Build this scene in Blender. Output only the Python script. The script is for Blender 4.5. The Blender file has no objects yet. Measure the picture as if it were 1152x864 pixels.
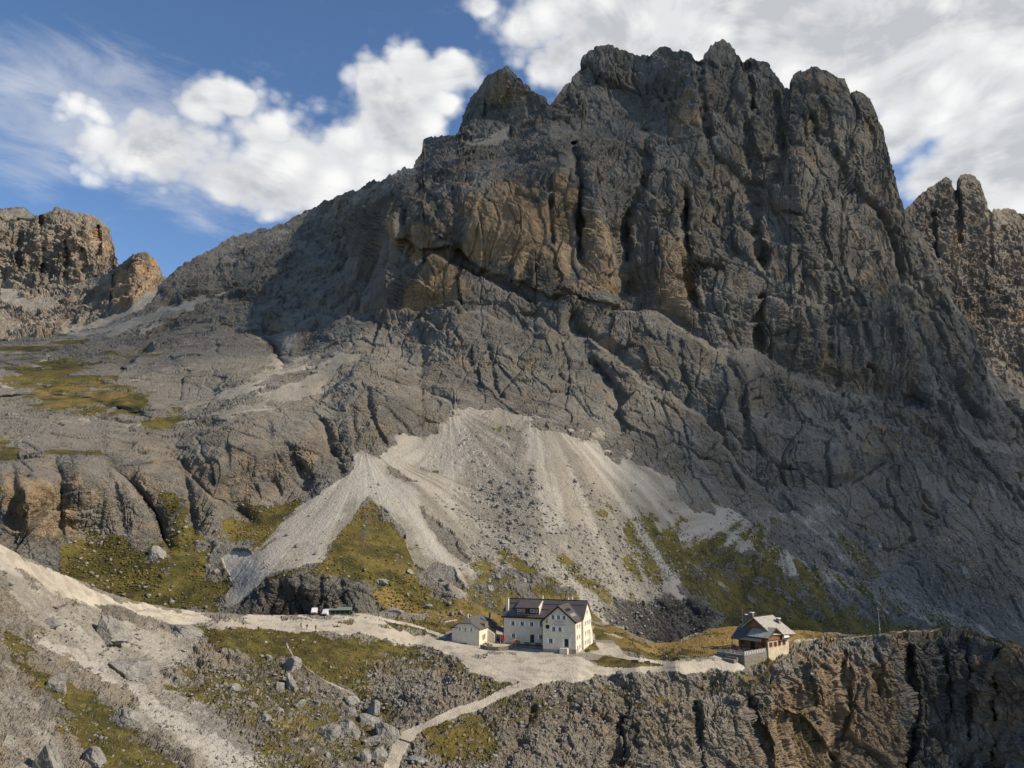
import bpy, bmesh, math, random
import numpy as np
from mathutils import Vector, Matrix

# ------------------------------------------------------------------ camera, sky, sun, exposure
SC = bpy.context.scene
COL = SC.collection
R = math.radians
EYE = np.array([0.0, 0.0, 36.0])
PITCH = R(11.3)
FPX = 838.0                       # focal length in photo pixels (photo 1152 px wide)
cam_d = bpy.data.cameras.new('camera')
cam_d.sensor_width = 36.0
cam_d.lens = 36.0 * FPX / 1152.0
cam_d.clip_start = 0.5
cam_d.clip_end = 20000
cam = bpy.data.objects.new('camera', cam_d)
cam.location = EYE
cam.rotation_euler = (R(90) + PITCH, 0, 0)
COL.objects.link(cam)
SC.camera = cam

SUN_EL, SUN_AZ = 37.0, 106.0       # azimuth clockwise from the view direction (+Y)
SUN_STRENGTH, SKY_STRENGTH = 5.0, 0.07
sd = np.array([math.sin(R(SUN_AZ)) * math.cos(R(SUN_EL)), math.cos(R(SUN_AZ)) * math.cos(R(SUN_EL)), math.sin(R(SUN_EL))])
sun_d = bpy.data.lights.new('sun', 'SUN')
sun_d.energy = SUN_STRENGTH
sun_d.angle = R(0.53)
sun_d.color = (1.0, 0.87, 0.68)
sun = bpy.data.objects.new('sun', sun_d)
sun.rotation_euler = Vector(sd).to_track_quat('Z', 'Y').to_euler()
COL.objects.link(sun)

SC.view_settings.view_transform = 'Standard'
SC.view_settings.look = 'None'
SC.view_settings.exposure = 0.25
SC.view_settings.gamma = 1.0
SC.cycles.max_bounces = 6
SC.cycles.diffuse_bounces = 2
SC.cycles.glossy_bounces = 2
SC.cycles.transparent_max_bounces = 8
SC.cycles.volume_bounces = 0

def px_dir(u, v):
    """direction of a photo pixel in world space (numpy arrays or numbers)"""
    a = (np.asarray(u, dtype=np.float64) - 576.0) / FPX
    b = (432.0 - np.asarray(v, dtype=np.float64)) / FPX
    cp, sp = math.cos(PITCH), math.sin(PITCH)
    return a, cp - b * sp, sp + b * cp

def px_azel(u, v):
    x, y, z = px_dir(u, v)
    return math.atan2(x, y), math.atan2(z, math.hypot(x, y))

class NT:
    """small helper for building node trees"""
    def __init__(self, tree):
        self.t = tree
        self.n = tree.nodes
        self.l = tree.links
    def put(self, sock, val):
        if hasattr(val, 'is_output') or isinstance(val, bpy.types.NodeSocket):
            self.l.new(val, sock)
        else:
            sock.default_value = val
    def node(self, kind, **kw):
        nd = self.n.new(kind)
        for k, val in kw.items():
            setattr(nd, k, val)
        return nd
    def math(self, op, a, b=0.0, c=0.0, clamp=False):
        nd = self.node('ShaderNodeMath', operation=op, use_clamp=clamp)
        self.put(nd.inputs[0], a); self.put(nd.inputs[1], b); self.put(nd.inputs[2], c)
        return nd.outputs[0]
    def smooth(self, x, lo, hi, a=0.0, b=1.0):
        nd = self.node('ShaderNodeMapRange', interpolation_type='SMOOTHSTEP')
        self.put(nd.inputs['Value'], x)
        nd.inputs['From Min'].default_value = lo; nd.inputs['From Max'].default_value = hi
        nd.inputs['To Min'].default_value = a; nd.inputs['To Max'].default_value = b
        return nd.outputs['Result']
    def noise(self, vec, scale, detail=5.0, rough=0.55, dist=0.0, lac=2.0):
        nd = self.node('ShaderNodeTexNoise')
        if vec is not None: self.l.new(vec, nd.inputs['Vector'])
        nd.inputs['Scale'].default_value = scale; nd.inputs['Detail'].default_value = detail
        nd.inputs['Roughness'].default_value = rough; nd.inputs['Distortion'].default_value = dist
        nd.inputs['Lacunarity'].default_value = lac
        return nd.outputs['Fac']
    def voro(self, vec, scale, feature='F1', out='Distance', rnd=1.0):
        nd = self.node('ShaderNodeTexVoronoi', feature=feature)
        if vec is not None: self.l.new(vec, nd.inputs['Vector'])
        nd.inputs['Scale'].default_value = scale
        nd.inputs['Randomness'].default_value = rnd
        return nd.outputs[out]
    def mapping(self, vec, scale=(1, 1, 1), rot=(0, 0, 0), loc=(0, 0, 0)):
        nd = self.node('ShaderNodeMapping')
        self.l.new(vec, nd.inputs['Vector'])
        nd.inputs['Scale'].default_value = scale; nd.inputs['Rotation'].default_value = rot; nd.inputs['Location'].default_value = loc
        return nd.outputs[0]
    def mix(self, f, a, b, blend='MIX'):
        nd = self.node('ShaderNodeMix', data_type='RGBA', blend_type=blend)
        self.put(nd.inputs[0], f)
        for s, val in ((nd.inputs[6], a), (nd.inputs[7], b)):
            if isinstance(val, bpy.types.NodeSocket): self.l.new(val, s)
            else: s.default_value = (val[0], val[1], val[2], 1.0)
        return nd.outputs[2]

# ---- sky: Nishita plus clouds placed by compass direction and elevation
world = bpy.data.worlds.new('World')
SC.world = world
world.use_nodes = True
world.cycles.sampling_method = "MANUAL"
world.cycles.sample_map_resolution = 512
wt = NT(world.node_tree)
wt.n.clear()
sky = wt.node('ShaderNodeTexSky', sky_type='NISHITA')
sky.sun_disc = False
sky.sun_elevation = R(SUN_EL)
sky.sun_rotation = R(SUN_AZ)
sky.altitude = 2200
sky.air_density = 1.0
sky.dust_density = 0.3
sky.ozone_density = 2.2
tc = wt.node('ShaderNodeTexCoord')
nrm = wt.node('ShaderNodeVectorMath', operation='NORMALIZE')
wt.l.new(tc.outputs['Generated'], nrm.inputs[0])
sep = wt.node('ShaderNodeSeparateXYZ'); wt.l.new(nrm.outputs[0], sep.inputs[0])
az = wt.math('ARCTAN2', sep.outputs['X'], sep.outputs['Y'])
el = wt.math('ARCSINE', sep.outputs['Z'])
aev = wt.node('ShaderNodeCombineXYZ')
wt.l.new(az, aev.inputs['X']); wt.l.new(wt.math('MULTIPLY', el, 1.35), aev.inputs['Y'])
n_big = wt.noise(aev.outputs[0], 5.5, 6.0, 0.56, 0.25)
n_wisp = wt.noise(wt.mapping(aev.outputs[0], (1.0, 2.0, 1.0), (0, 0, R(20))), 7.0, 5.0, 0.62, 0.5)
#        photo u, v, half-width, half-height (px), weight
CLOUDS = [(500, 80, 40, 26, 1.2), (465, 78, 34, 34, 1.25), (430, 96, 40, 34, 1.15), (440, 130, 60, 40, 1.2), (478, 112, 40, 24, 1.05), (425, 180, 70, 45, 1.2), (370, 205, 90, 36, 0.95), (262, 112, 44, 24, 1.05), (225, 118, 40, 26, 1.0),
          (175, 160, 60, 48, 1.05), (118, 165, 60, 44, 0.85), (95, 125, 60, 32, 0.75), (330, 190, 70, 50, 1.0), (230, 185, 100, 46, 1.0), (295, 150, 56, 40, 0.85), (300, 205, 110, 42, 0.95), (541, 4, 24, 15, 1.0), (640, 70, 46, 60, 1.0), (700, 15, 130, 70, 1.2), (820, 25, 150, 100, 1.3),
          (950, 60, 140, 110, 1.2), (1080, 70, 160, 110, 1.3), (1080, 190, 90, 50, 1.05), (1150, 200, 120, 90, 1.15), (1010, 150, 60, 40, 1.12), (1300, 100, 240, 200, 1.1), (-200, 60, 120, 60, 0.7)]
VEILS = [(25, 105, 120, 55, 0.75), (120, 80, 90, 40, 0.6), (40, 185, 90, 24, 0.7), (120, 150, 130, 70, 0.75), (330, 215, 170, 40, 0.6), (560, 110, 60, 40, 0.4), (700, 60, 120, 90, 0.5), (1010, 170, 60, 40, 0.6), (250, 250, 160, 40, 0.4)]
def sky_blobs(lst, join):
    acc = None
    for (cu, cv, ru, rv, wgt) in lst:
        a0, e0 = px_azel(cu, cv)
        a1, _ = px_azel(cu + 10, cv); _, e1 = px_azel(cu, cv - 10)
        dx = wt.math('DIVIDE', wt.math('SUBTRACT', az, a0), abs(a1 - a0) / 10 * ru)
        dy = wt.math('DIVIDE', wt.math('SUBTRACT', el, e0), abs(e1 - e0) / 10 * rv)
        r2 = wt.math('ADD', wt.math('MULTIPLY', dx, dx), wt.math('MULTIPLY', dy, dy))
        blob = wt.math('MULTIPLY', wt.math('EXPONENT', wt.math('MULTIPLY', r2, -0.7)), wgt)
        acc = blob if acc is None else wt.math('SMOOTH_MAX', acc, blob, join)
    return acc
dens = sky_blobs(CLOUDS, 0.12)
veil = sky_blobs(VEILS, 0.2)
puff = wt.voro(wt.mapping(aev.outputs[0], (1, 1, 1), (0, 0, 0.3)), 22.0, 'F1')
puff2 = wt.voro(aev.outputs[0], 55.0, 'F1')
ragged = wt.math('ADD', wt.math('MULTIPLY', wt.math('SUBTRACT', n_big, 0.5), 1.25), wt.math('MULTIPLY', wt.math('SUBTRACT', n_wisp, 0.5), 0.5))
ragged = wt.math('ADD', ragged, wt.math('MULTIPLY', wt.math('SUBTRACT', 0.42, puff), 0.42))
ragged = wt.math('ADD', ragged, wt.math('MULTIPLY', wt.math('SUBTRACT', 0.42, puff2), 0.2))
dens = wt.math('ADD', dens, wt.math('MULTIPLY', ragged, wt.smooth(dens, 0.02, 0.35)))
haze_v = wt.math('MULTIPLY', wt.smooth(wt.math('ADD', veil, wt.math('MULTIPLY', wt.math('SUBTRACT', n_wisp, 0.5), 1.3)), 0.2, 0.95), 0.6)
cover = wt.math('MAXIMUM', wt.smooth(dens, 0.30, 0.78), haze_v)
shade = wt.smooth(wt.math('ADD', dens, wt.math('MULTIPLY', n_wisp, 0.5)), 0.65, 1.55)
n_grey = wt.smooth(wt.noise(wt.mapping(aev.outputs[0], (1, 1.3, 1), (0, 0, R(-25)), (3.1, 1.7, 0)), 5.2, 5.0, 0.6, 0.6), 0.38, 0.66)
modl = wt.math('ADD', wt.math('MULTIPLY', shade, n_grey), wt.math('MULTIPLY', wt.smooth(wt.math('ADD', puff, wt.math('MULTIPLY', n_wisp, 0.5)), 0.35, 0.95), 0.45), clamp=True)
ccol = wt.mix(modl, (12.2, 12.1, 11.9), (6.8, 7.0, 7.3))
skyb = wt.node('ShaderNodeHueSaturation')
skyb.inputs['Saturation'].default_value = 1.08
skyb.inputs['Value'].default_value = 2.0
wt.l.new(sky.outputs[0], skyb.inputs['Color'])
skyc = wt.mix(wt.math('MULTIPLY', cover, 0.96), skyb.outputs[0], ccol)
bg = wt.node('ShaderNodeBackground')
wt.l.new(skyc, bg.inputs['Color'])
bg.inputs['Strength'].default_value = SKY_STRENGTH
wo = wt.node('ShaderNodeOutputWorld')
wt.l.new(bg.outputs[0], wo.inputs['Surface'])
# ------------------------------------------------------------------ ground material
def new_mat(name):
    m = bpy.data.materials.new(name); m.use_nodes = True
    t = NT(m.node_tree); t.n.clear()
    out = t.node('ShaderNodeOutputMaterial'); b = t.node('ShaderNodeBsdfPrincipled')
    t.l.new(b.outputs[0], out.inputs['Surface'])
    b.inputs['Roughness'].default_value = 0.9
    b.inputs['Specular IOR Level'].default_value = 0.15
    return m, t, b

def terrain_material(name, near, tone=(1, 1, 1), ochre_pale=(0.45, 0.32, 0.19), ochre_deep=(0.30, 0.215, 0.13)):
    """rock, stone slopes, turf and tracks, mixed by the surveyed cover and by noise; near = scale of the fine detail"""
    m, t, b = new_mat(name)
    geo = t.node('ShaderNodeNewGeometry'); P = geo.outputs['Position']
    ca = t.node('ShaderNodeAttribute', attribute_name='cover'); cb = t.node('ShaderNodeAttribute', attribute_name='extra')
    sa = t.node('ShaderNodeSeparateColor'); t.l.new(ca.outputs['Color'], sa.inputs[0])
    sb = t.node('ShaderNodeSeparateColor'); t.l.new(cb.outputs['Color'], sb.inputs[0])
    grass, scree, ochre, pale = sa.outputs[0], sa.outputs[1], sa.outputs[2], ca.outputs['Alpha']
    dark, road, rough = sb.outputs[0], sb.outputs[1], sb.outputs[2]
    sn = t.node('ShaderNodeSeparateXYZ'); t.l.new(geo.outputs['Normal'], sn.inputs[0]); up = sn.outputs['Z']
    f = near
    cg = t.node('ShaderNodeAttribute', attribute_name='grain'); sg = t.node('ShaderNodeSeparateColor'); t.l.new(cg.outputs['Color'], sg.inputs[0])
    n1, n2, n4, streak = sg.outputs[0], sg.outputs[1], sg.outputs[2], cg.outputs['Alpha']
    n3 = t.noise(P, 0.9*f, 3, 0.7)
    # rock
    rock = t.mix(t.smooth(n1, 0.35, 0.65), (0.155, 0.149, 0.139), (0.255, 0.244, 0.224))
    rock = t.mix(t.smooth(streak, 0.50, 0.72, 0, 0.65), rock, (0.095, 0.092, 0.090))
    rock = t.mix(t.smooth(n2, 0.52, 0.78, 0, 0.6), rock, (0.285, 0.27, 0.24))
    warm = t.smooth(n4, 0.44, 0.70, 0, 0.45)
    rock = t.mix(warm, rock, (0.240, 0.190, 0.130))
    oc = t.smooth(t.math('ADD', ochre, t.math('MULTIPLY', t.math('SUBTRACT', n2, 0.5), 1.1)), 0.30, 0.85)
    ochc = t.mix(t.smooth(streak, 0.4, 0.62), ochre_pale, ochre_deep)  # streak noise mixes a paler and a deeper ochre of the rock
    rock = t.mix(t.math('MULTIPLY', oc, 0.75), rock, ochc)
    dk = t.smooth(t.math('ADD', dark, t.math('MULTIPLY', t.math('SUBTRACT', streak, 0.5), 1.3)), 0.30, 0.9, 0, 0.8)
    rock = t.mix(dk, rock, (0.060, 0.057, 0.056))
    rock = t.mix(t.smooth(n3, 0.48, 0.28, 0, 0.5), rock, (0.070, 0.067, 0.064))
    rock = t.mix(t.smooth(n3, 0.56, 0.76, 0, 0.4), rock, (0.30, 0.28, 0.245))
    # frost-shattered debris lies on every flat step of the rock
    flat = t.smooth(t.math('ADD', up, t.math('MULTIPLY', t.math('SUBTRACT', n2, 0.5), 0.5)), 0.60, 0.92, 0, 0.6)
    rock = t.mix(flat, rock, (0.30, 0.285, 0.255))
    rock = t.mix(1.0, rock, tone, 'MULTIPLY')
    # stone slopes
    sc = t.mix(t.smooth(n3, 0.3, 0.7), (0.205, 0.180, 0.142), (0.325, 0.29, 0.235))
    sc = t.mix(t.smooth(n2, 0.45, 0.7, 0, 0.5), sc, (0.25, 0.235, 0.205))
    sc = t.mix(t.smooth(streak, 0.42, 0.80, 0, 0.6), sc, (0.41, 0.38, 0.325))
    sc = t.mix(t.smooth(streak, 0.5, 0.15, 0, 0.55), sc, (0.16, 0.15, 0.125))
    blocks = t.smooth(t.math('ADD', n3, t.math('MULTIPLY', rough, 0.16)), 0.60, 0.68, 0, 0.75)
    sc = t.mix(t.math('MULTIPLY', blocks, t.smooth(rough, 0.0, 0.6, 0.35, 1.0)), sc, (0.125, 0.12, 0.11))
    sc = t.mix(t.math('MULTIPLY', pale, 0.75), sc, t.mix(n3, (0.37, 0.345, 0.30), (0.49, 0.46, 0.405)))
    sm = t.smooth(t.math('ADD', scree, t.math('MULTIPLY', t.math('SUBTRACT', t.math('ADD', n2, n3), 1.0), 0.8)), 0.25, 0.80)
    col = t.mix(sm, rock, sc)
    # turf
    gcol = t.mix(t.smooth(n2, 0.35, 0.68), (0.052, 0.049, 0.015), (0.135, 0.112, 0.030))
    gcol = t.mix(t.smooth(n3, 0.4, 0.8, 0, 0.7), gcol, (0.035, 0.030, 0.009))
    gcol = t.mix(t.smooth(n1, 0.5, 0.68, 0, 0.35), gcol, (0.21, 0.145, 0.040))
    dryf = t.smooth(t.math('ADD', cb.outputs['Alpha'], t.math('MULTIPLY', t.math('SUBTRACT', n2, 0.5), 0.8)), 0.15, 0.85)
    gcol = t.mix(t.math('MULTIPLY', dryf, 0.85), gcol, t.mix(t.smooth(n3, 0.3, 0.75), (0.17, 0.115, 0.035), (0.33, 0.225, 0.085)))
    gm = t.math('ADD', grass, t.math('MULTIPLY', t.math('SUBTRACT', n2, 0.5), 0.9))
    gm = t.math('ADD', gm, t.math('MULTIPLY', t.math('SUBTRACT', n3, 0.5), 0.9))
    gm = t.math('ADD', gm, t.math('MULTIPLY', t.math('SUBTRACT', 0.5, streak), 1.15))
    gm = t.smooth(t.math('SUBTRACT', gm, t.smooth(up, 0.62, 0.25, 0, 0.8)), 0.38, 0.60)
    gm = t.math('SUBTRACT', gm, t.math('MULTIPLY', t.smooth(n3, 0.62, 0.72), 0.6), clamp=True)
    gm = t.math('MULTIPLY', gm, t.smooth(grass, 0.02, 0.12))
    col = t.mix(gm, col, gcol)
    # tracks of crushed stone
    rc = t.mix(t.smooth(n3, 0.3, 0.7), (0.42, 0.37, 0.29), (0.56, 0.505, 0.41))
    rc = t.mix(t.smooth(n2, 0.46, 0.66, 0, 0.75), rc, (0.30, 0.265, 0.21))
    rc = t.mix(t.smooth(n1, 0.45, 0.65, 0, 0.5), rc, (0.34, 0.30, 0.24))
    rc = t.mix(t.smooth(n3, 0.62, 0.75, 0, 0.6), rc, (0.20, 0.18, 0.15))
    rm = t.smooth(t.math('ADD', road, t.math('MULTIPLY', t.math('SUBTRACT', n2, 0.5), 0.5)), 0.36, 0.62)
    col = t.mix(rm, col, rc)
    t.l.new(col, b.inputs['Base Color'])
    # relief too fine for the mesh
    h = t.math('ADD', t.math('MULTIPLY', t.voro(P, 1.3*f, 'DISTANCE_TO_EDGE'), 0.35), t.math('MULTIPLY', t.noise(P, 0.8*f, 4, 0.75), 1.2))
    soft = t.math('MAXIMUM', t.math('MAXIMUM', gm, rm), t.math('MULTIPLY', sm, 1.0))
    h = t.math('MULTIPLY', h, t.smooth(soft, 0, 1, 1.0, 0.35))
    bp = t.node('ShaderNodeBump'); bp.inputs['Strength'].default_value = 1.0; bp.inputs['Distance'].default_value = 2.2 / f
    t.l.new(h, bp.inputs['Height'])
    t.l.new(bp.outputs[0], b.inputs['Normal'])
    return m

MAT_TERRAIN = terrain_material('mountain_rock', 1.0, (1.01, 0.985, 0.935))
MAT_FAR = terrain_material('far_rock', 0.8, (1.32, 1.20, 1.08))  # tone lightened to stand in for distance haze
MAT_NEAR = terrain_material('slope_rock', 2.2, (1.24, 1.16, 1.03), (0.32, 0.225, 0.14), (0.17, 0.125, 0.085))
# ------------------------------------------------------------------ noise in numpy
_rs = np.random.RandomState(11)
_PERM = _rs.permutation(4096).astype(np.int32)
_g = _rs.normal(size=(4096, 3)); _g /= np.linalg.norm(_g, axis=1)[:, None]
_GR = _g.astype(np.float32)
_RV = _rs.rand(4096, 3).astype(np.float32)

def _hash(i, j, k):
    return _PERM[(k + _PERM[(j + _PERM[i & 4095]) & 4095]) & 4095]

from concurrent.futures import ThreadPoolExecutor
_POOL = ThreadPoolExecutor(4)

def gnoise(x, y, z):
    out = np.empty(x.shape, np.float32)
    N = 60000
    def part(s):
        a = x[s:s+N].astype(np.float32); b = y[s:s+N].astype(np.float32); c = z[s:s+N].astype(np.float32)
        i = np.floor(a).astype(np.int32); j = np.floor(b).astype(np.int32); k = np.floor(c).astype(np.int32)
        fx = a - i; fy = b - j; fz = c - k
        wx = fx*fx*fx*(fx*(fx*6-15)+10); wy = fy*fy*fy*(fy*(fy*6-15)+10); wz = fz*fz*fz*(fz*(fz*6-15)+10)
        acc = np.zeros_like(a)
        for di in (0, 1):
            ux = wx if di else 1-wx
            for dj in (0, 1):
                uy = ux * (wy if dj else 1-wy)
                for dk in (0, 1):
                    g = _GR[_hash(i+di, j+dj, k+dk)]
                    acc += uy * (wz if dk else 1-wz) * (g[:, 0]*(fx-di) + g[:, 1]*(fy-dj) + g[:, 2]*(fz-dk))
        out[s:s+N] = acc
    list(_POOL.map(part, range(0, x.size, N)))
    return out * 1.5

def fbm(P, s, octv=4, gain=0.5, lac=2.07, zs=1.0, off=0.0, billow=False):
    """P (n,3); s = size in metres of the first octave; zs = stretch along z (fades out with each octave)"""
    tot = np.zeros(P.shape[0], np.float32); amp = 1.0; f = 1.0 / s; norm = 0; zz = zs
    for o in range(octv):
        n = gnoise(P[:, 0]*f + off + 17.3*o, P[:, 1]*f + off*0.7 + 5.1*o, P[:, 2]*f/zz + 31.7*o)
        if billow: n = np.abs(n) * 2 - 0.5
        tot += amp * n; norm += amp
        amp *= gain; f *= lac; zz = 1 + (zz-1) * 0.72
    return tot / norm

def cells(P, s, zs=1.0, off=0.0, tilt=0.0):
    """random value per Voronoi cell (each cell a tilted facet) and distance to the cell border"""
    n = P.shape[0]; val = np.empty(n, np.float32); edge = np.empty(n, np.float32)
    N = 50000
    def part(st):
        Q = (P[st:st+N] / np.array([s, s, s*zs])).astype(np.float32) + off
        I = np.floor(Q - 0.5).astype(np.int32)
        b1 = np.full(Q.shape[0], 9e9, np.float32); b2 = b1.copy(); bv = np.zeros_like(b1); tv = np.zeros_like(b1)
        for di in (0, 1):
            for dj in (0, 1):
                for dk in (0, 1):
                    h = _hash(I[:, 0]+di, I[:, 1]+dj, I[:, 2]+dk)
                    D = (I + (di, dj, dk) + 0.15 + 0.7*_RV[h] - Q).astype(np.float32); d = (D**2).sum(1)
                    v = _RV[(h*7+3) & 4095, 0]
                    new = d < b1
                    b2 = np.where(new, b1, np.minimum(b2, d))
                    bv = np.where(new, v, bv)
                    b1 = np.where(new, d, b1)
        val[st:st+N] = bv + tilt*tv; edge[st:st+N] = np.sqrt(b2) - np.sqrt(b1)
    list(_POOL.map(part, range(0, n, N)))
    return val, edge

def sstep(x, a, b):
    t = np.clip((x - a) / (b - a), 0, 1)
    return t*t*(3-2*t)

# ------------------------------------------------------------------ surveying helpers
def slope_k(v):
    return math.tan(PITCH - math.atan((v - 432.0) / FPX))

class Field:
    """smooth inverse distance over the view, through surveyed points (u, v, distance Y) or (u, v, ('z', height))"""
    def __init__(self, pts, reg=0.0):
        U = []; W = []
        for u, v, y in pts:
            if isinstance(y, tuple): y = (y[1] - EYE[2]) / slope_k(v)
            U.append((u, v)); W.append(1000.0 / y)
        U = np.array(U, float) / 300.0; W = np.array(W)
        n = len(U)
        K = self.k(((U[:, None] - U[None])**2).sum(2)) + np.eye(n) * reg
        Pm = np.c_[np.ones(n), U]
        A = np.block([[K, Pm], [Pm.T, np.zeros((3, 3))]])
        self.c = np.linalg.solve(A, np.r_[W, 0, 0, 0]); self.U = U
        # sampled table
        self.u0, self.v0, self.st = -220, -60, 5
        gu = np.arange(self.u0, 1400, self.st); gv = np.arange(self.v0, 1080, self.st)
        G = np.stack(np.meshgrid(gu, gv), -1).reshape(-1, 2) / 300.0
        T = np.empty(len(G))
        for s in range(0, len(G), 20000):
            g = G[s:s+20000]
            T[s:s+20000] = self.k(((g[:, None] - U[None])**2).sum(2)) @ self.c[:n] + self.c[n] + g @ self.c[n+1:]
        self.T = T.reshape(len(gv), len(gu))
    @staticmethod
    def k(r2):
        return np.where(r2 > 0, 0.5 * r2 * np.log(np.maximum(r2, 1e-12)), 0.0)
    def Y(self, u, v):
        fu = np.clip((u - self.u0) / self.st, 0, self.T.shape[1] - 2.001); fv = np.clip((v - self.v0) / self.st, 0, self.T.shape[0] - 2.001)
        i = fu.astype(int); j = fv.astype(int); a = fu - i; b = fv - j
        T = self.T
        w = (T[j, i]*(1-a) + T[j, i+1]*a)*(1-b) + (T[j+1, i]*(1-a) + T[j+1, i+1]*a)*b
        return 1000.0 / np.maximum(w, 0.25)

def line_dist(u, v, pts):
    """distance in px to a polyline (only computed near it) """
    pts = np.array(pts, float)
    d = np.full(u.shape, 1e6, np.float32)
    for (a, b) in zip(pts[:-1], pts[1:]):
        ab = b - a; L = (ab**2).sum() + 1e-9
        t = np.clip(((u-a[0])*ab[0] + (v-a[1])*ab[1]) / L, 0, 1)
        d = np.minimum(d, np.hypot(u-a[0]-t*ab[0], v-a[1]-t*ab[1]))
    return d

def poly_sd(u, v, pts):
    """signed distance (px), positive inside"""
    pts = np.array(pts, float); x0, y0 = pts.min(0) - 40; x1, y1 = pts.max(0) + 40
    out = np.full(u.shape, -40.0, np.float32)
    m = (u > x0) & (u < x1) & (v > y0) & (v < y1)
    if not m.any(): return out
    uu = u[m]; vv = v[m]
    d = line_dist(uu, vv, np.r_[pts, pts[:1]])
    ins = np.zeros(uu.shape, bool)
    q = np.roll(pts, -1, 0)
    for (ax, ay), (bx, by) in zip(pts, q):
        if ay != by:
            ins ^= ((ay > vv) != (by > vv)) & (uu < (bx-ax)*(vv-ay)/(by-ay) + ax)
    out[m] = np.where(ins, d, -d)
    return out

def soft_poly(u, v, pts, soft, wob):
    return sstep(poly_sd(u, v, pts) + wob*soft*1.6, -soft*0.5, soft*0.5)

def mesh_from_grid(name, P, mats, label=None, smooth=False, keep=None):
    nr, nc = P.shape[:2]
    idx = np.arange(nr*nc, dtype=np.int32).reshape(nr, nc)
    q = np.stack([idx[:-1, :-1], idx[1:, :-1], idx[1:, 1:], idx[:-1, 1:]], -1).reshape(-1, 4)
    me = bpy.data.meshes.new(name)
    me.vertices.add(nr*nc)
    me.vertices.foreach_set('co', P.reshape(-1).astype(np.float32))
    me.loops.add(q.size)
    me.loops.foreach_set('vertex_index', q.reshape(-1))
    me.polygons.add(len(q))
    me.polygons.foreach_set('loop_start', np.arange(0, q.size, 4, dtype=np.int32))
    me.polygons.foreach_set('use_smooth', np.full(len(q), smooth))
    me.update(calc_edges=True)
    for m in mats: me.materials.append(m)
    o = bpy.data.objects.new(name, me)
    COL.objects.link(o)
    return o

def vcol(o, name, arr):
    at = o.data.attributes.new(name, 'FLOAT_COLOR', 'POINT')
    at.data.foreach_set('color', arr.reshape(-1).astype(np.float32))

def grid_normals(P):
    du = np.gradient(P, axis=1); dv = np.gradient(P, axis=0)
    n = np.cross(dv, du)
    n /= np.linalg.norm(n, axis=2, keepdims=True) + 1e-9
    if n[..., 1].mean() > 0: n = -n
    return n

def blur(a, k):
    for ax in (0, 1):
        p = np.cumsum(np.concatenate([np.repeat(np.take(a, [0], ax), k+1, ax), a, np.repeat(np.take(a, [-1], ax), k, ax)], ax), ax)
        a = (np.take(p, range(2*k+1, p.shape[ax]), ax) - np.take(p, range(0, p.shape[ax]-2*k-1), ax)) / (2*k+1)
    return a

def world_pts(u, v, Y):
    x, y, z = px_dir(u, v)
    s = Y / y
    return np.stack([EYE[0] + x*s, EYE[1] + Y, EYE[2] + z*s], -1)

def sheet_grid(top, bottom, u0, u1, du, rows, jag):
    """grid of surveyed rows between an upper outline and a lower line, plus rows that go on over the crest and down its far side"""
    us = np.arange(u0, u1 + du, du)
    tv = np.interp(us, [p[0] for p in top], [p[1] for p in top])
    bv = np.interp(us, [p[0] for p in bottom], [p[1] for p in bottom])
    if jag:   # broken rock along the skyline
        z = np.zeros_like(us); q = lambda s, o: gnoise(us/s, z + o, z + 0.37)
        jv = jag*(q(17.0, 3.1)*0.9 + q(7.5, 8.2)*0.9 + q(3.4, 5.5)*0.6) + 0.6*jag*np.round(q(11.0, 1.3)*2.2)
    t = np.linspace(0, 1, rows)[:, None]
    V = tv[None]*(1-t) + bv[None]*t
    if jag: V = V + jv[None]*np.clip(1 - t/0.05, 0, 1)**2*0.9
    U = np.broadcast_to(us[None], V.shape).copy()
    return U, V

def add_back(P, nback, length, drop):
    """carry the sheet over its crest: away from the viewer and down"""
    crest = P[0].copy()
    hd = crest[:, :2] - EYE[:2]; hd /= np.linalg.norm(hd, axis=1)[:, None]
    rows = []
    for i in range(nback, 0, -1):
        t = i / nback; s = length * t**1.7
        r = crest.copy(); r[:, :2] += hd * s; r[:, 2] -= drop * (t**1.7) * (0.35 + 0.65*t)
        rows.append(r)
    return np.concatenate([np.array(rows), P], 0)

RES = 0.95
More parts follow.
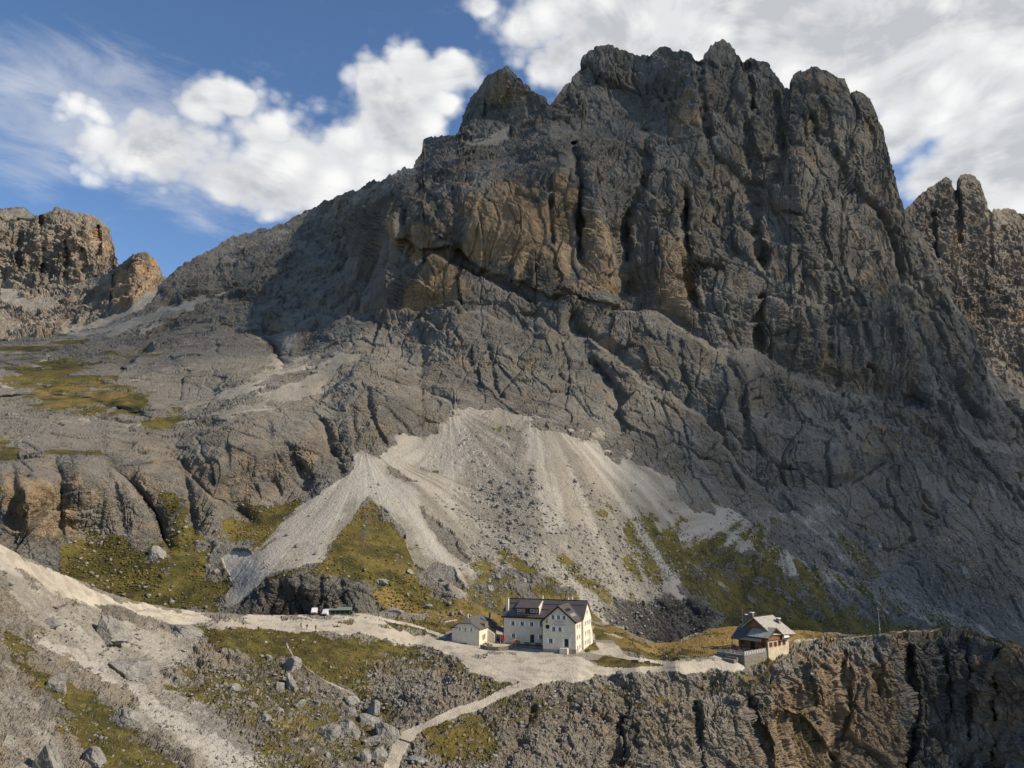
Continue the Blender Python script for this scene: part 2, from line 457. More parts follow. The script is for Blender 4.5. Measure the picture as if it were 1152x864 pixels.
# ------------------------------------------------------------------ far mountains on either side
def far_mountain(name, top, bottom, pts, u0, u1, du, rows, back, amp, ochre_p, scree_p, dark_p, clefts=(), pale_p=(), ledges=()):
    F = Field(pts, 1e-5)
    U, V = sheet_grid(top, bottom, u0, u1, du / RES, int(rows*RES), 1.2)
    sh = U.shape; u = U.ravel(); v = V.ravel()
    Y = F.Y(u, v)
    P0 = world_pts(u, v, Y)
    wob = fbm(P0, 50, 4, 0.6) * 1.4
    uw = u + fbm(P0, 70, 3, off=3.3) * 4; vw = v + fbm(P0, 70, 3, off=6.1) * 4
    for p, d, fall, wid in ledges:
        p = np.array(p, float); lv = np.interp(uw, p[:, 0], p[:, 1]); ab = lv - vw
        end = sstep(uw, p[0, 0] - 8, p[0, 0] + 4) * (1 - sstep(uw, p[-1, 0] - 4, p[-1, 0] + 8))
        Y = Y + d * end * sstep(ab, -wid*0.5, wid*0.5) * np.exp(-np.maximum(ab, 0) / fall)
    for p, d, wid in clefts:
        Y = Y + d * np.exp(-(poly_near(uw, vw, p, wid*4) / wid)**2)
    P = world_pts(u, v, Y).reshape(*sh, 3)
    scree = layer(u, v, scree_p, wob); ochre = layer(u, v, ochre_p, wob); dark = layer(u, v, dark_p, wob); pale = layer(u, v, pale_p, wob)
    nb = int(24*RES)
    P = add_back(P, nb, back, back)
    ext = lambda a: np.concatenate([np.repeat(a.reshape(sh)[:1], nb, 0), a.reshape(sh)], 0)
    scree, ochre, dark, pale = map(ext, (scree, ochre, dark, pale))
    N = blur(grid_normals(blur(P, 3)), 3); N /= np.linalg.norm(N, axis=2, keepdims=True)
    shp = P.shape[:2]; Q = P.reshape(-1, 3)
    W = Q + np.stack([fbm(Q, 90, 2, off=2.0), fbm(Q, 90, 2, off=4.0), fbm(Q, 90, 2, off=8.0)], -1) * 18
    d = amp * (0.55*fbm(W, 95, 3, 0.5, zs=3.2, billow=True) + 0.26*fbm(W, 28, 4, 0.55, zs=1.8, off=5.0, billow=True) + 0.2*fbm(Q, 10, 4, 0.6, off=7.0)
               + 0.3*fbm(Q*np.array([0.3, 0.3, 1.0]), 16, 3, off=12.0))
    cv, ce = cells(W, 17.0, 1.9, tilt=0.9); d += amp * 0.2 * (cv - 0.5) - 0.06*amp*(1 - sstep(ce, 0, 0.07))
    cv, ce = cells(W, 7.5, 1.6, 3.0, tilt=1.1); d += amp * 0.13 * (cv - 0.5) - 0.05*amp*(1 - sstep(ce, 0, 0.09))
    d += amp * 0.18 * fbm(Q, 12, 4, 0.7, off=7.7)
    for hgt, am in ((34.0, 0.26), (13.0, 0.16)):
        t = (Q[:, 2] + fbm(Q, 120, 2, off=27.0)*40)/hgt + 0.5*fbm(Q, hgt, 2, off=36.0); t = t - np.floor(t)
        d += am * amp * np.clip(0.5 + 1.5*fbm(Q, hgt*3, 2, off=31.0), 0, 1) * (t*sstep(1 - t, 0.0, 0.1) - 0.45)
    crest = np.clip((np.arange(shp[0]) - nb) / (30.0*RES), 0, 1)[:, None]
    d *= (0.35 + 0.65*np.broadcast_to(crest, shp).ravel()) * (1 - 0.9*sstep(scree.ravel(), 0.3, 0.8))
    Q = Q + N.reshape(-1, 3) * d[:, None]
    o = mesh_from_grid(name, Q.reshape(*shp, 3), [MAT_FAR])
    z = np.zeros_like(dark)
    vcol(o, 'cover', np.stack([z, scree, ochre, pale], -1)); vcol(o, 'extra', np.stack([dark, z, z, z + 1], -1)); vcol(o, 'grain', grain(Q, 0.7))
    o['kind'] = 'structure'
    return o

def build_far():
    # the broad tower and, right of it, a smaller pointed crag
    far_mountain('far_tower', [(-160, 250), (-60, 240), (0, 236), (14, 233), (28, 234), (36, 240), (43, 242), (50, 239), (61, 235), (72, 237), (80, 239), (90, 240), (99, 242), (108, 245), (115, 250), (123, 257), (127, 270), (129, 282), (133, 292), (134, 303), (150, 316), (200, 332)],
        [(-160, 385), (0, 385), (100, 385), (200, 385)],
        [(-160, 380, 1180), (0, 380, 1180), (100, 380, 1190), (200, 380, 1260), (0, 345, 1290), (60, 335, 1310), (110, 320, 1330), (134, 310, 1360), (180, 340, 1420), (-160, 330, 1300), (0, 320, 1350), (60, 310, 1362),
         (0, 290, 1370), (60, 280, 1376), (100, 280, 1385), (125, 285, 1420), (0, 250, 1400), (40, 250, 1400), (85, 248, 1400), (110, 255, 1420), (126, 265, 1475), (-160, 260, 1400), (60, 237, 1410), (95, 262, 1385)],
        -150, 200, 0.55, 230, 260.0, 30.0,
        [([(40, 250), (62, 240), (112, 250), (130, 290), (130, 302), (95, 305), (70, 300), (60, 270)], 0.42, 10), ([(95, 250), (118, 256), (126, 285), (105, 275)], 0.6, 8)],
        [([(20, 338), (60, 330), (70, 345), (30, 352)], 0.7, 5), ([(-160, 360), (0, 350), (40, 362), (0, 385), (-160, 385)], 0.6, 8), ([(0, 322), (14, 324), (28, 336), (38, 344), (20, 346), (0, 340)], 1.0, 4), ([(0, 236), (28, 234), (42, 243), (20, 247), (0, 245)], 0.7, 4)],
        [([(0, 260), (40, 255), (60, 300), (40, 320), (0, 320)], 0.15, 14)],
        [([(46, 245), (50, 280), (48, 305)], 26, 2.5), ([(20, 248), (22, 300)], 16, 2), ([(75, 270), (74, 310)], 18, 2), ([(110, 255), (112, 285)], 20, 2), ([(90, 280), (92, 305)], 12, 2)], ledges=[([(-150, 322), (0, 325), (60, 328), (134, 305)], 30, 14, 4)])
    far_mountain('far_crag', [(55, 380), (72, 345), (85, 322), (98, 314), (115, 308), (126, 307), (133, 300), (142, 293), (149, 287), (153, 286), (160, 284), (167, 285), (172, 288), (177, 295), (181, 303), (184, 309), (200, 322), (260, 350)],
        [(55, 392), (100, 392), (260, 385)],
        [(60, 390, 900), (100, 390, 880), (160, 385, 850), (230, 380, 850), (70, 360, 980), (100, 350, 985), (130, 345, 960), (160, 340, 940), (190, 330, 950), (90, 320, 1040), (120, 315, 1020), (150, 295, 985), (165, 286, 985), (184, 310, 1010), (230, 350, 960), (150, 330, 950), (130, 310, 1010)],
        58, 255, 0.55, 150, 150.0, 18.0,
        [([(120, 322), (150, 292), (175, 298), (182, 312), (170, 335), (140, 345), (115, 345)], 0.65, 8)],
        [([(75, 372), (110, 358), (140, 352), (170, 328), (260, 330), (260, 390), (60, 392)], 1.0, 5), ([(85, 322), (112, 312), (126, 310), (120, 318), (95, 325)], 0.6, 4)],
        [([(70, 345), (90, 325), (115, 325), (112, 348), (80, 362)], 0.5, 7)], [([(128, 312), (126, 340)], 12, 2)])
    # twin-horned peak to the right
    far_mountain('far_peak', [(990, 250), (1019, 236), (1033, 224), (1040, 216), (1054, 204), (1061, 201), (1065, 200), (1071, 204), (1074, 214), (1076, 213), (1077, 201), (1080, 197), (1090, 196), (1096, 198), (1099, 201), (1104, 208), (1108, 217), (1109, 230), (1115, 240), (1118, 236), (1134, 235), (1152, 242), (1320, 260)],
        [(990, 480), (1110, 490), (1320, 520)],
        [(990, 470, 800), (1110, 470, 830), (1152, 480, 830), (1320, 500, 840), (1060, 400, 880), (1110, 415, 880), (1152, 430, 880), (1320, 450, 890), (1040, 300, 920), (1090, 350, 910), (1152, 360, 920), (1030, 230, 950), (1065, 202, 960), (1090, 198, 965), (1090, 260, 945), (1130, 290, 965), (1134, 236, 1010), (1152, 242, 1010), (1320, 262, 1050), (1320, 360, 940)],
        1000, 1310, 0.8, 300, 160.0, 20.0,
        [([(1062, 260), (1082, 255), (1090, 285), (1066, 290)], 0.6, 8), ([(1135, 345), (1152, 345), (1152, 370), (1138, 368)], 0.7, 6)],
        [([(1105, 400), (1125, 405), (1152, 425), (1320, 470), (1320, 530), (1152, 490), (1100, 440)], 0.5, 10)],
        [([(1060, 340), (1110, 300), (1152, 310), (1152, 350), (1100, 370)], 0.5, 14)],
        [([(1075, 205), (1079, 235), (1080, 270)], 15, 3), ([(1112, 240), (1116, 300)], 9, 3), ([(1050, 240), (1055, 300)], 10, 3)])
# ------------------------------------------------------------------ unseen clouds added beyond the right edge to shade the wall and the gully
def build_shade_clouds():
    for i, (gx, gy, r, ry, k) in enumerate(CLOUD_SHADOWS):
        m = bpy.data.materials.new('shade_cloud_vapour'); m.use_nodes = True
        t = NT(m.node_tree); t.n.clear()
        out = t.node('ShaderNodeOutputMaterial'); pv = t.node('ShaderNodeVolumePrincipled')
        pv.inputs['Color'].default_value = (0.9, 0.9, 0.92, 1); pv.inputs['Density'].default_value = k * math.sin(R(SUN_EL)) / 130.0
        t.l.new(pv.outputs[0], out.inputs['Volume'])
        bm = bmesh.new()
        bmesh.ops.create_icosphere(bm, subdivisions=4, radius=1.0)
        for vt in bm.verts:
            n = gnoise(np.array([vt.co.x*1.7 + i*9]), np.array([vt.co.y*1.7]), np.array([vt.co.z*1.7]))[0]
            s = 1 + 0.09*n
            vt.co = Vector((vt.co.x*r*s, vt.co.y*ry*s, vt.co.z*65*s))
        me = bpy.data.meshes.new('shade_cloud'); bm.to_mesh(me); bm.free()
        me.materials.append(m)
        o = bpy.data.objects.new('shade_cloud', me)
        o.location = (gx + sd[0]*1800, gy + sd[1]*1800, sd[2]*1800)
        o['kind'] = 'structure'
        COL.objects.link(o)
# where each shadow falls (projected to hut level), its half-widths and optical depth
CLOUD_SHADOWS = [(-150, 885, 330, 330, 0.5), (245, 545, 285, 290, 2.2), (335, 290, 200, 212, 2.3), (-570, 880, 350, 340, 0.9)]
# ------------------------------------------------------------------ the mountain, its screes and the hills at its foot
TOP_B = [(-170, 372), (0, 384), (60, 377), (110, 368), (150, 352), (161, 348), (174, 328), (187, 311), (205, 299), (229, 285), (243, 275),
         (264, 264), (288, 261), (306, 254), (326, 247), (347, 235), (368, 226), (400, 213), (421, 204), (440, 197), (452, 191), (464, 186), (475, 174),
         (478, 158), (487, 152), (514, 153), (518, 138), (527, 117), (533, 104), (540, 95), (548, 87), (556, 82), (570, 79), (584, 87), (598, 101), (608, 106),
         (614, 111), (619, 116), (627, 103), (640, 91), (648, 83), (653, 75), (657, 63), (671, 54), (685, 51), (705, 58), (727, 63), (731, 61), (736, 55), (747, 51),
         (768, 56), (776, 60), (785, 69), (790, 66), (794, 61), (799, 53), (804, 47), (813, 44), (823, 52), (833, 60), (836, 66), (853, 66), (866, 73), (870, 82), (876, 86), (883, 98),
         (888, 97), (890, 87), (901, 79), (915, 75), (932, 82), (948, 92), (952, 112), (955, 113), (957, 104), (967, 105), (978, 115), (984, 128),
         (991, 144), (995, 165), (1002, 186), (1009, 210), (1017, 235), (1026, 252), (1040, 276), (1054, 301), (1066, 330), (1075, 342), (1092, 365),
         (1099, 388), (1110, 415), (1130, 430), (1152, 444), (1320, 500)]
BOT_B = [(-170, 690), (240, 712), (300, 712), (430, 712), (560, 715), (700, 735), (760, 742), (1000, 745), (1320, 780)]
PTS_B = [
 # left hills
 (-150, 640, 240), (0, 640, 255), (0, 600, 268), (0, 525, 284), (0, 512, 304), (0, 480, 368), (0, 450, 430), (0, 420, 500), (0, 395, 590), (0, 380, 660), (-150, 390, 600), (-150, 520, 290), (-150, 450, 420),
 (60, 690, 255), (100, 650, 272), (100, 610, 290), (100, 518, 306), (100, 503, 336), (100, 470, 402), (100, 450, 440), (100, 420, 520), (100, 400, 590), (110, 368, 720),
 (180, 690, 262), (190, 640, 280), (190, 605, 300), (175, 512, 338), (190, 500, 362), (200, 465, 430), (200, 430, 510), (200, 400, 570), (190, 350, 690), (200, 300, 780),
 (245, 705, 252), (250, 650, 285), (245, 600, 306), (235, 548, 322), (210, 520, 342), (230, 487, 375), (250, 460, 430), (290, 590, 318), (280, 560, 340), (275, 500, 356), (255, 478, 378),
 (320, 560, 352), (330, 500, 378), (330, 460, 420), (330, 430, 480), (330, 400, 560), (330, 350, 650), (330, 300, 745), (330, 245, 860),
 # cones and the hump with the little cliff by the road
 (300, 712, 252), (270, 690, 255), (330, 690, 254), (390, 690, 257), (330, 648, 258), (385, 655, 264), (290, 650, 268), (330, 625, 280), (330, 590, 315), (380, 610, 292), (420, 640, 280), (440, 675, 270),
 (370, 550, 350), (412, 512, 388), (412, 560, 340), (460, 560, 345), (480, 620, 303), (520, 650, 290), (430, 712, 258), (500, 690, 276), (560, 715, 268), (560, 690, 287),
 (370, 455, 438), (400, 425, 465), (385, 500, 398), (440, 500, 405), (440, 440, 445), (500, 460, 452), (470, 500, 420),
 (600, 690, 298), (600, 650, 318), (600, 600, 345), (600, 550, 380), (600, 500, 424), (565, 456, 470), (620, 478, 452), (540, 560, 374), (540, 620, 325), (540, 500, 420),
 (700, 735, 300), (700, 690, 322), (700, 640, 350), (700, 600, 376), (700, 550, 415), (690, 510, 448), (760, 740, 330), (760, 680, 352), (760, 620, 392), (780, 570, 432), (860, 610, 430),
 # main wall, centre
 (450, 400, 520), (440, 350, 572), (440, 300, 602), (435, 245, 612), (450, 205, 650), (460, 188, 700), (400, 330, 620), (390, 260, 760),
 (520, 430, 482), (520, 380, 520), (520, 340, 548), (520, 285, 574), (525, 210, 590), (510, 180, 650), (560, 400, 508), (560, 330, 556), (560, 300, 570), (565, 200, 596), (570, 165, 660), (570, 140, 712), (568, 82, 735), (500, 156, 735),
 (625, 430, 495), (630, 380, 530), (630, 338, 556), (630, 250, 580), (630, 185, 598), (640, 150, 660), (640, 122, 705), (690, 118, 712), (690, 55, 728),
 (700, 470, 480), (700, 420, 512), (705, 352, 550), (700, 330, 566), (700, 250, 588), (705, 165, 618), (720, 125, 690), (750, 55, 720), (755, 150, 628), (775, 100, 650), (813, 46, 690),
 (780, 560, 440), (780, 500, 478), (780, 440, 512), (780, 380, 545), (780, 300, 578), (780, 220, 600),
 (850, 715, 360), (850, 650, 402), (850, 560, 470), (850, 500, 502), (850, 450, 525), (850, 402, 548), (850, 300, 588), (850, 200, 622), (850, 110, 660), (850, 68, 690),
 (930, 700, 385), (930, 650, 420), (930, 570, 478), (930, 500, 520), (930, 436, 556), (930, 300, 600), (930, 200, 632), (930, 120, 660), (915, 77, 672),
 (1000, 745, 385), (1000, 700, 415), (1000, 650, 448), (1000, 600, 480), (1000, 550, 512), (1000, 500, 545), (1000, 450, 580), (1000, 400, 605), (1000, 300, 650), (1000, 200, 690), (985, 140, 700),
 (1100, 745, 430), (1100, 700, 465), (1100, 600, 528), (1100, 500, 610), (1100, 440, 665), (1092, 380, 700), (1060, 330, 700), (1040, 285, 705),
 (1152, 720, 475), (1152, 600, 570), (1152, 500, 670), (1152, 450, 740), (1300, 720, 500), (1300, 520, 720)]
F_B = Field(PTS_B, 1e-5)

# ledges: the ground above each line steps back (metres, fall-off in px above it, width of the edge in px)
LEDGES = [
 ([(440, 262), (470, 282), (487, 280), (511, 281), (556, 305), (594, 321), (626, 335), (650, 339), (702, 344)], -6, 60, 5),      # the foot of the yellow wall overhangs
 ([(452, 300), (487, 286), (518, 297), (560, 322), (600, 345)], 15, 26, 4),
 ([(690, 352), (705, 349), (733, 356), (765, 372), (804, 390), (856, 401), (915, 430), (960, 446), (995, 455), (1040, 462)], 26, 40, 5),
 ([(640, 372), (690, 395), (740, 440), (790, 470), (830, 520), (860, 548)], 10, 22, 5),
 ([(415, 400), (440, 350), (470, 345), (540, 350), (600, 372)], 10, 30, 5),
 ([(516, 200), (530, 205), (573, 182), (622, 181), (657, 164), (712, 150), (751, 152)], 12, 25, 4),
 ([(516, 157), (545, 153), (574, 136), (622, 122), (678, 121), (726, 118), (754, 122)], -3, 55, 4),
 ([(752, 105), (753, 130), (754, 152), (790, 152)], -3, 30, 4),
 ([(-20, 522), (21, 516), (60, 508), (115, 513), (150, 545), (172, 580), (191, 617)], 15, 22, 4),
 ([(133, 507), (187, 511), (215, 536), (250, 565), (283, 592)], 18, 26, 4), ([(184, 487), (250, 477), (300, 469), (340, 478), (383, 520)], 11, 18, 5), ([(358, 455), (397, 421), (440, 431), (505, 455)], 14, 20, 5),
 ([(-20, 449), (60, 446), (110, 455), (165, 470)], 24, 12, 5), ([(135, 415), (180, 386), (250, 370), (300, 384), (318, 412)], 42, 26, 6), ([(70, 405), (130, 385), (190, 372), (240, 362)], 10, 14, 5),
 ([(0, 455), (60, 470), (110, 468), (156, 470), (200, 476), (250, 480)], 9, 16, 5),
 ([(180, 350), (240, 338), (300, 345), (350, 352), (420, 360)], 22, 26, 5),
 ([(200, 330), (260, 300), (330, 270), (400, 240), (430, 215)], 16, 22, 5),
 ([(380, 235), (400, 224), (425, 214)], 16, 14, 4),
 ([(150, 420), (210, 400), (260, 395), (310, 400)], 14, 20, 5),
 ([(820, 548), (860, 552), (905, 556), (960, 545), (1000, 520)], 9, 22, 5),
 ([(860, 470), (920, 480), (980, 470), (1040, 490), (1100, 520)], 8, 20, 5),
 ([(840, 330), (900, 345), (960, 335)], 7, 18, 4),
 ([(700, 215), (720, 205), (745, 225)], 8, 20, 4),
 ([(770, 265), (810, 250), (850, 262), (900, 272)], 9, 25, 4),
 ([(880, 170), (920, 160), (950, 170)], 5, 16, 4),
]
# clefts and gullies: polyline, depth in metres, half-width in px
CLEFTS = [
 ([(648, 165), (652, 205), (652, 252), (656, 290)], 26, 5), ([(725, 152), (726, 204), (712, 226), (703, 250), (704, 285), (706, 330)], 26, 5),
 ([(619, 197), (620, 235), (622, 275)], 12, 3), ([(768, 215), (776, 265), (777, 330)], 20, 4), ([(511, 215), (512, 285)], 14, 4),
 ([(455, 235), (458, 285)], 9, 3), ([(839, 72), (843, 105), (846, 170), (850, 200), (849, 250), (856, 300)], 18, 5), ([(875, 110), (878, 165), (872, 200)], 16, 4),
 ([(752, 100), (752, 150)], 14, 3), ([(770, 235), (775, 330), (786, 360)], 14, 4), ([(924, 225), (926, 275), (936, 300)], 14, 4), ([(953, 112), (956, 160), (960, 210)], 15, 4),
 ([(952, 190), (952, 235)], 8, 3), ([(939, 330), (940, 400)], 12, 4), ([(856, 330), (857, 400)], 14, 4), ([(730, 62), (728, 118)], 12, 3), ([(786, 70), (792, 110), (800, 150)], 16, 4),
 ([(643, 360), (665, 400), (692, 444), (700, 480)], 16, 9), ([(600, 350), (640, 390), (680, 420), (700, 450)], 9, 7), ([(885, 98), (884, 130), (880, 160)], 10, 3),
 ([(870, 560), (890, 600), (905, 640), (940, 690)], 8, 8), ([(1040, 480), (1075, 540), (1040, 600), (1010, 640)], 14, 10),
 ([(12, 525), (12, 590)], 6, 4), ([(62, 520), (70, 560), (64, 600)], 7, 4), ([(253, 500), (258, 540), (268, 575)], 4, 4),
 ([(362, 475), (370, 505), (385, 530)], 12, 5), ([(330, 515), (345, 545)], 12, 9), ([(410, 440), (420, 470), (432, 500)], 7, 4), ([(395, 455), (398, 500)], 6, 4),
 ([(300, 480), (305, 520), (310, 555)], 6, 4), ([(205, 520), (215, 560), (220, 600)], 6, 4), ([(120, 530), (135, 565), (140, 600)], 6, 5),
 ([(900, 280), (905, 330), (915, 380)], 9, 4), ([(1000, 200), (1010, 260), (1025, 320)], 10, 5), ([(965, 330), (975, 380), (985, 430)], 9, 5), ([(590, 110), (600, 130)], 8, 3),
 ([(545, 120), (548, 145)], 6, 3), ([(820, 400), (835, 440), (838, 500)], 10, 5), ([(760, 390), (770, 430), (772, 470)], 9, 5), ([(470, 350), (478, 400), (470, 430)], 9, 5), ([(540, 380), (556, 420), (560, 445)], 7, 4),
 ([(360, 652), (366, 690)], 3, 3), ([(300, 655), (302, 690)], 3, 3), ([(335, 650), (338, 690)], 2.5, 3), ([(385, 658), (390, 688)], 3, 3),
 ([(660, 560), (690, 640), (720, 700)], 2.5, 7), ([(690, 540), (740, 640), (770, 700)], 2.5, 6), ([(630, 560), (650, 650), (680, 700)], 2.0, 6), ([(740, 560), (800, 640), (850, 690)], 2.5, 7),
]
BULGES = [((560, 260), (55, 45), 9), ((470, 315), (28, 25), 14), ((675, 260), (18, 80), 9), ((745, 260), (20, 80), 8), ((810, 330), (25, 50), 6), ((900, 220), (18, 90), 7),
          ((985, 290), (22, 90), 8), ((830, 420), (30, 40), 12), ((730, 410), (25, 40), 8), ((560, 400), (28, 40), 6), ((500, 400), (25, 45), 7), ((1010, 500), (25, 30), 10), ((930, 500), (30, 40), 8),
          ((30, 560), (17, 40), 8), ((88, 545), (10, 25), 5), ((240, 560), (22, 40), 5), ((395, 470), (14, 35), 6), ((425, 470), (12, 30), 5), ((290, 525), (22, 35), 4), ((350, 500), (15, 30), 5),
          ((640, 520), (60, 60), 6), ((560, 520), (60, 60), 4), ((230, 408), (70, 30), 22), ((270, 420), (40, 25), 14)]

# ground cover outlines: (polygon, weight, edge softness px)
GRASS_B = [
 ([(187, 562), (205, 595), (232, 612), (270, 600), (292, 588), (304, 600), (296, 612), (272, 612), (245, 625), (243, 645), (262, 662), (245, 694), (90, 700), (60, 660), (65, 612), (110, 606), (150, 612), (170, 622), (190, 628), (192, 590)], 0.86, 14),
 ([(272, 566), (300, 570), (338, 560), (328, 576), (300, 592), (285, 590)], 0.9, 7),
 ([(415, 562), (400, 580), (374, 608), (362, 628), (325, 640), (295, 646), (265, 665), (290, 655), (330, 652), (380, 662), (430, 684), (470, 694), (530, 695), (512, 668), (470, 640), (453, 600), (432, 575)], 0.74, 16),
 ([(486, 600), (520, 636), (560, 640), (620, 625), (680, 640), (720, 660), (760, 700), (720, 735), (560, 716), (500, 690), (510, 668)], 0.55, 22),
 ([(706, 580), (740, 590), (800, 588), (850, 606), (900, 638), (950, 662), (1000, 680), (1045, 702), (1060, 745), (760, 745), (760, 690), (700, 640)], 0.60, 26),
 ([(20, 452), (60, 440), (100, 436), (130, 428), (150, 430), (172, 446), (160, 466), (110, 468), (60, 460)], 0.95, 8),
 ([(0, 420), (50, 410), (112, 412), (105, 424), (50, 434), (0, 434)], 0.75, 10), ([(155, 472), (200, 462), (218, 468), (190, 482), (160, 484)], 0.85, 6),
 ([(50, 508), (110, 502), (160, 505), (115, 513), (70, 511)], 0.8, 6), ([(0, 500), (20, 505), (20, 514), (0, 518)], 0.8, 5), ([(0, 395), (60, 385), (110, 380), (60, 396), (0, 408)], 0.6, 10), ([(0, 408), (70, 396), (140, 392), (200, 380), (150, 405), (60, 425), (0, 430)], 0.42, 14),
 ([(940, 600), (965, 600), (985, 640), (975, 660), (955, 640)], 0.5, 9), ([(1075, 620), (1090, 630), (1085, 655), (1070, 650)], 0.6, 8), ([(1000, 595), (1040, 590), (1030, 610), (1005, 612)], 0.5, 8),
 ([(1110, 520), (1152, 540), (1152, 560), (1110, 545)], 0.4, 10), ([(880, 690), (1040, 700), (1152, 735), (1152, 770), (880, 760)], 0.9, 8),
 ([(420, 640), (560, 690), (560, 720), (400, 712), (430, 690)], 0.8, 8),
]
SCREE_B = [
 ([(190, 303), (230, 286), (300, 256), (350, 236), (400, 213), (440, 200), (425, 232), (340, 258), (240, 304)], 0.58, 14), ([(0, 395), (150, 372), (240, 350), (300, 372), (330, 400), (240, 460), (120, 470), (0, 470)], 0.48, 30),
 ([(423, 511), (445, 500), (470, 484), (498, 462), (512, 458), (528, 461), (545, 462), (556, 456), (566, 453), (590, 465), (620, 478), (640, 483), (680, 505), (720, 525), (770, 558), (810, 575), (852, 600), (900, 632), (960, 664), (850, 628), (800, 614), (770, 640), (780, 700), (700, 735), (640, 660), (560, 645), (535, 640), (500, 602), (475, 575), (455, 545)], 1.0, 11),
 ([(396, 506), (410, 504), (425, 514), (444, 530), (462, 555), (482, 585), (500, 612), (522, 632), (534, 650), (524, 664), (515, 655), (508, 640), (490, 632), (478, 640), (466, 632), (453, 598), (432, 572), (415, 560), (398, 580), (374, 608), (360, 632), (300, 648), (262, 684), (246, 684), (266, 650), (300, 606), (335, 572), (370, 545), (398, 528)], 1.0, 4),
 ([(245, 627), (262, 616), (276, 618), (287, 632), (284, 648), (262, 652), (252, 640)], 1.0, 4),
 ([(296, 374), (325, 370), (342, 376), (330, 400), (378, 396), (345, 412), (300, 436), (240, 460), (200, 467), (214, 450), (280, 428), (308, 408)], 0.7, 10),
 ([(0, 388), (60, 381), (110, 370), (190, 342), (245, 329), (280, 316), (262, 330), (200, 356), (150, 372), (80, 388), (0, 398)], 0.95, 6),
 ([(838, 580), (855, 570), (872, 562), (890, 576), (905, 560), (920, 555), (945, 572), (985, 602), (960, 612), (900, 604), (860, 600)], 0.55, 12),
 ([(1010, 600), (1060, 566), (1152, 555), (1320, 560), (1320, 780), (1060, 745), (1020, 650)], 0.48, 40),
 ([(850, 600), (905, 628), (1010, 668), (1090, 700), (1060, 712), (1000, 684), (900, 640)], 0.85, 6),
 ([(905, 600), (960, 612), (990, 640), (1000, 668), (940, 640)], 0.6, 10),
 ([(1108, 414), (1152, 440), (1320, 500), (1320, 530), (1152, 470), (1120, 442)], 0.6, 8), ([(1060, 470), (1110, 490), (1152, 500), (1152, 515), (1100, 505)], 0.6, 7),
 ([(1060, 520), (1080, 560), (1075, 600), (1050, 570), (1045, 545)], 0.4, 14),
 ([(0, 440), (70, 446), (140, 462), (200, 462), (240, 462), (180, 476), (90, 468), (0, 456)], 0.4, 12), ([(0, 425), (30, 415), (55, 400), (60, 408), (20, 432), (0, 440)], 0.9, 5),
 ([(480, 645), (505, 650), (530, 668), (532, 694), (516, 690), (505, 668)], 0.9, 4), ([(370, 225), (400, 214), (425, 204), (440, 198), (420, 216), (395, 228)], 0.7, 6),
 ([(622, 124), (680, 121), (726, 119), (752, 126), (745, 150), (700, 158), (640, 172), (580, 172), (590, 150)], 0.42, 10), ([(520, 162), (548, 156), (572, 140), (570, 156), (540, 168)], 0.9, 4),
 ([(690, 350), (733, 352), (765, 366), (804, 384), (856, 396), (915, 426), (930, 440), (850, 414), (780, 392), (720, 362)], 0.5, 6),
 ([(480, 440), (530, 440), (600, 468), (560, 456)], 0.3, 8), ([(420, 395), (395, 405), (378, 420), (360, 440), (330, 455), (290, 460), (240, 470), (330, 430), (380, 402)], 0.8, 7),
]
SCREE_LINES = [([(735, 588), (770, 625), (800, 648), (836, 674)], 3.5, 0.95), ([(742, 600), (765, 640), (780, 668)], 2.2, 0.8), ([(660, 600), (690, 660), (702, 690)], 1.6, 0.7), ([(715, 640), (730, 690)], 1.6, 0.7), ([(470, 690), (500, 672)], 2, 0.7),
               ([(890, 575), (935, 610), (960, 640), (1000, 690)], 3, 0.7), ([(960, 612), (975, 640), (1000, 668)], 2.5, 0.7), ([(1152, 740), (1100, 705), (1020, 672), (940, 645)], 4, 0.9), ([(0, 470), (60, 474), (150, 478), (220, 474)], 2.5, 0.6),
               ([(320, 588), (337, 600), (356, 608)], 0.9, 1.0), ([(318, 584), (330, 596)], 0.9, 1.0), ([(327, 612), (340, 622)], 0.9, 1.0), ([(370, 612), (366, 625), (360, 634)], 0.9, 1.0)]
# the freshest, palest runs of stone
PALE_B = [([(500, 462), (528, 461), (520, 520), (510, 570), (498, 540), (492, 500)], 0.45, 12), ([(590, 468), (612, 482), (616, 520), (632, 560), (634, 590), (615, 600), (612, 560), (600, 520)], 0.55, 9), ([(425, 512), (470, 485), (480, 500), (450, 530)], 0.5, 8),
          ([(398, 510), (425, 514), (465, 556), (505, 620), (530, 645), (515, 655), (490, 628), (455, 590), (420, 552), (360, 600), (290, 648), (262, 682), (250, 680), (320, 590), (370, 545)], 0.65, 9), ([(244, 628), (262, 614), (280, 618), (288, 640), (264, 652), (250, 642)], 1.0, 4),
          ([(640, 490), (700, 520), (740, 560), (690, 540)], 0.55, 8), ([(905, 562), (920, 556), (935, 575), (930, 600), (905, 596)], 0.5, 5), ([(330, 404), (378, 397), (340, 414), (300, 436), (230, 460), (260, 445), (300, 420)], 0.4, 6)]
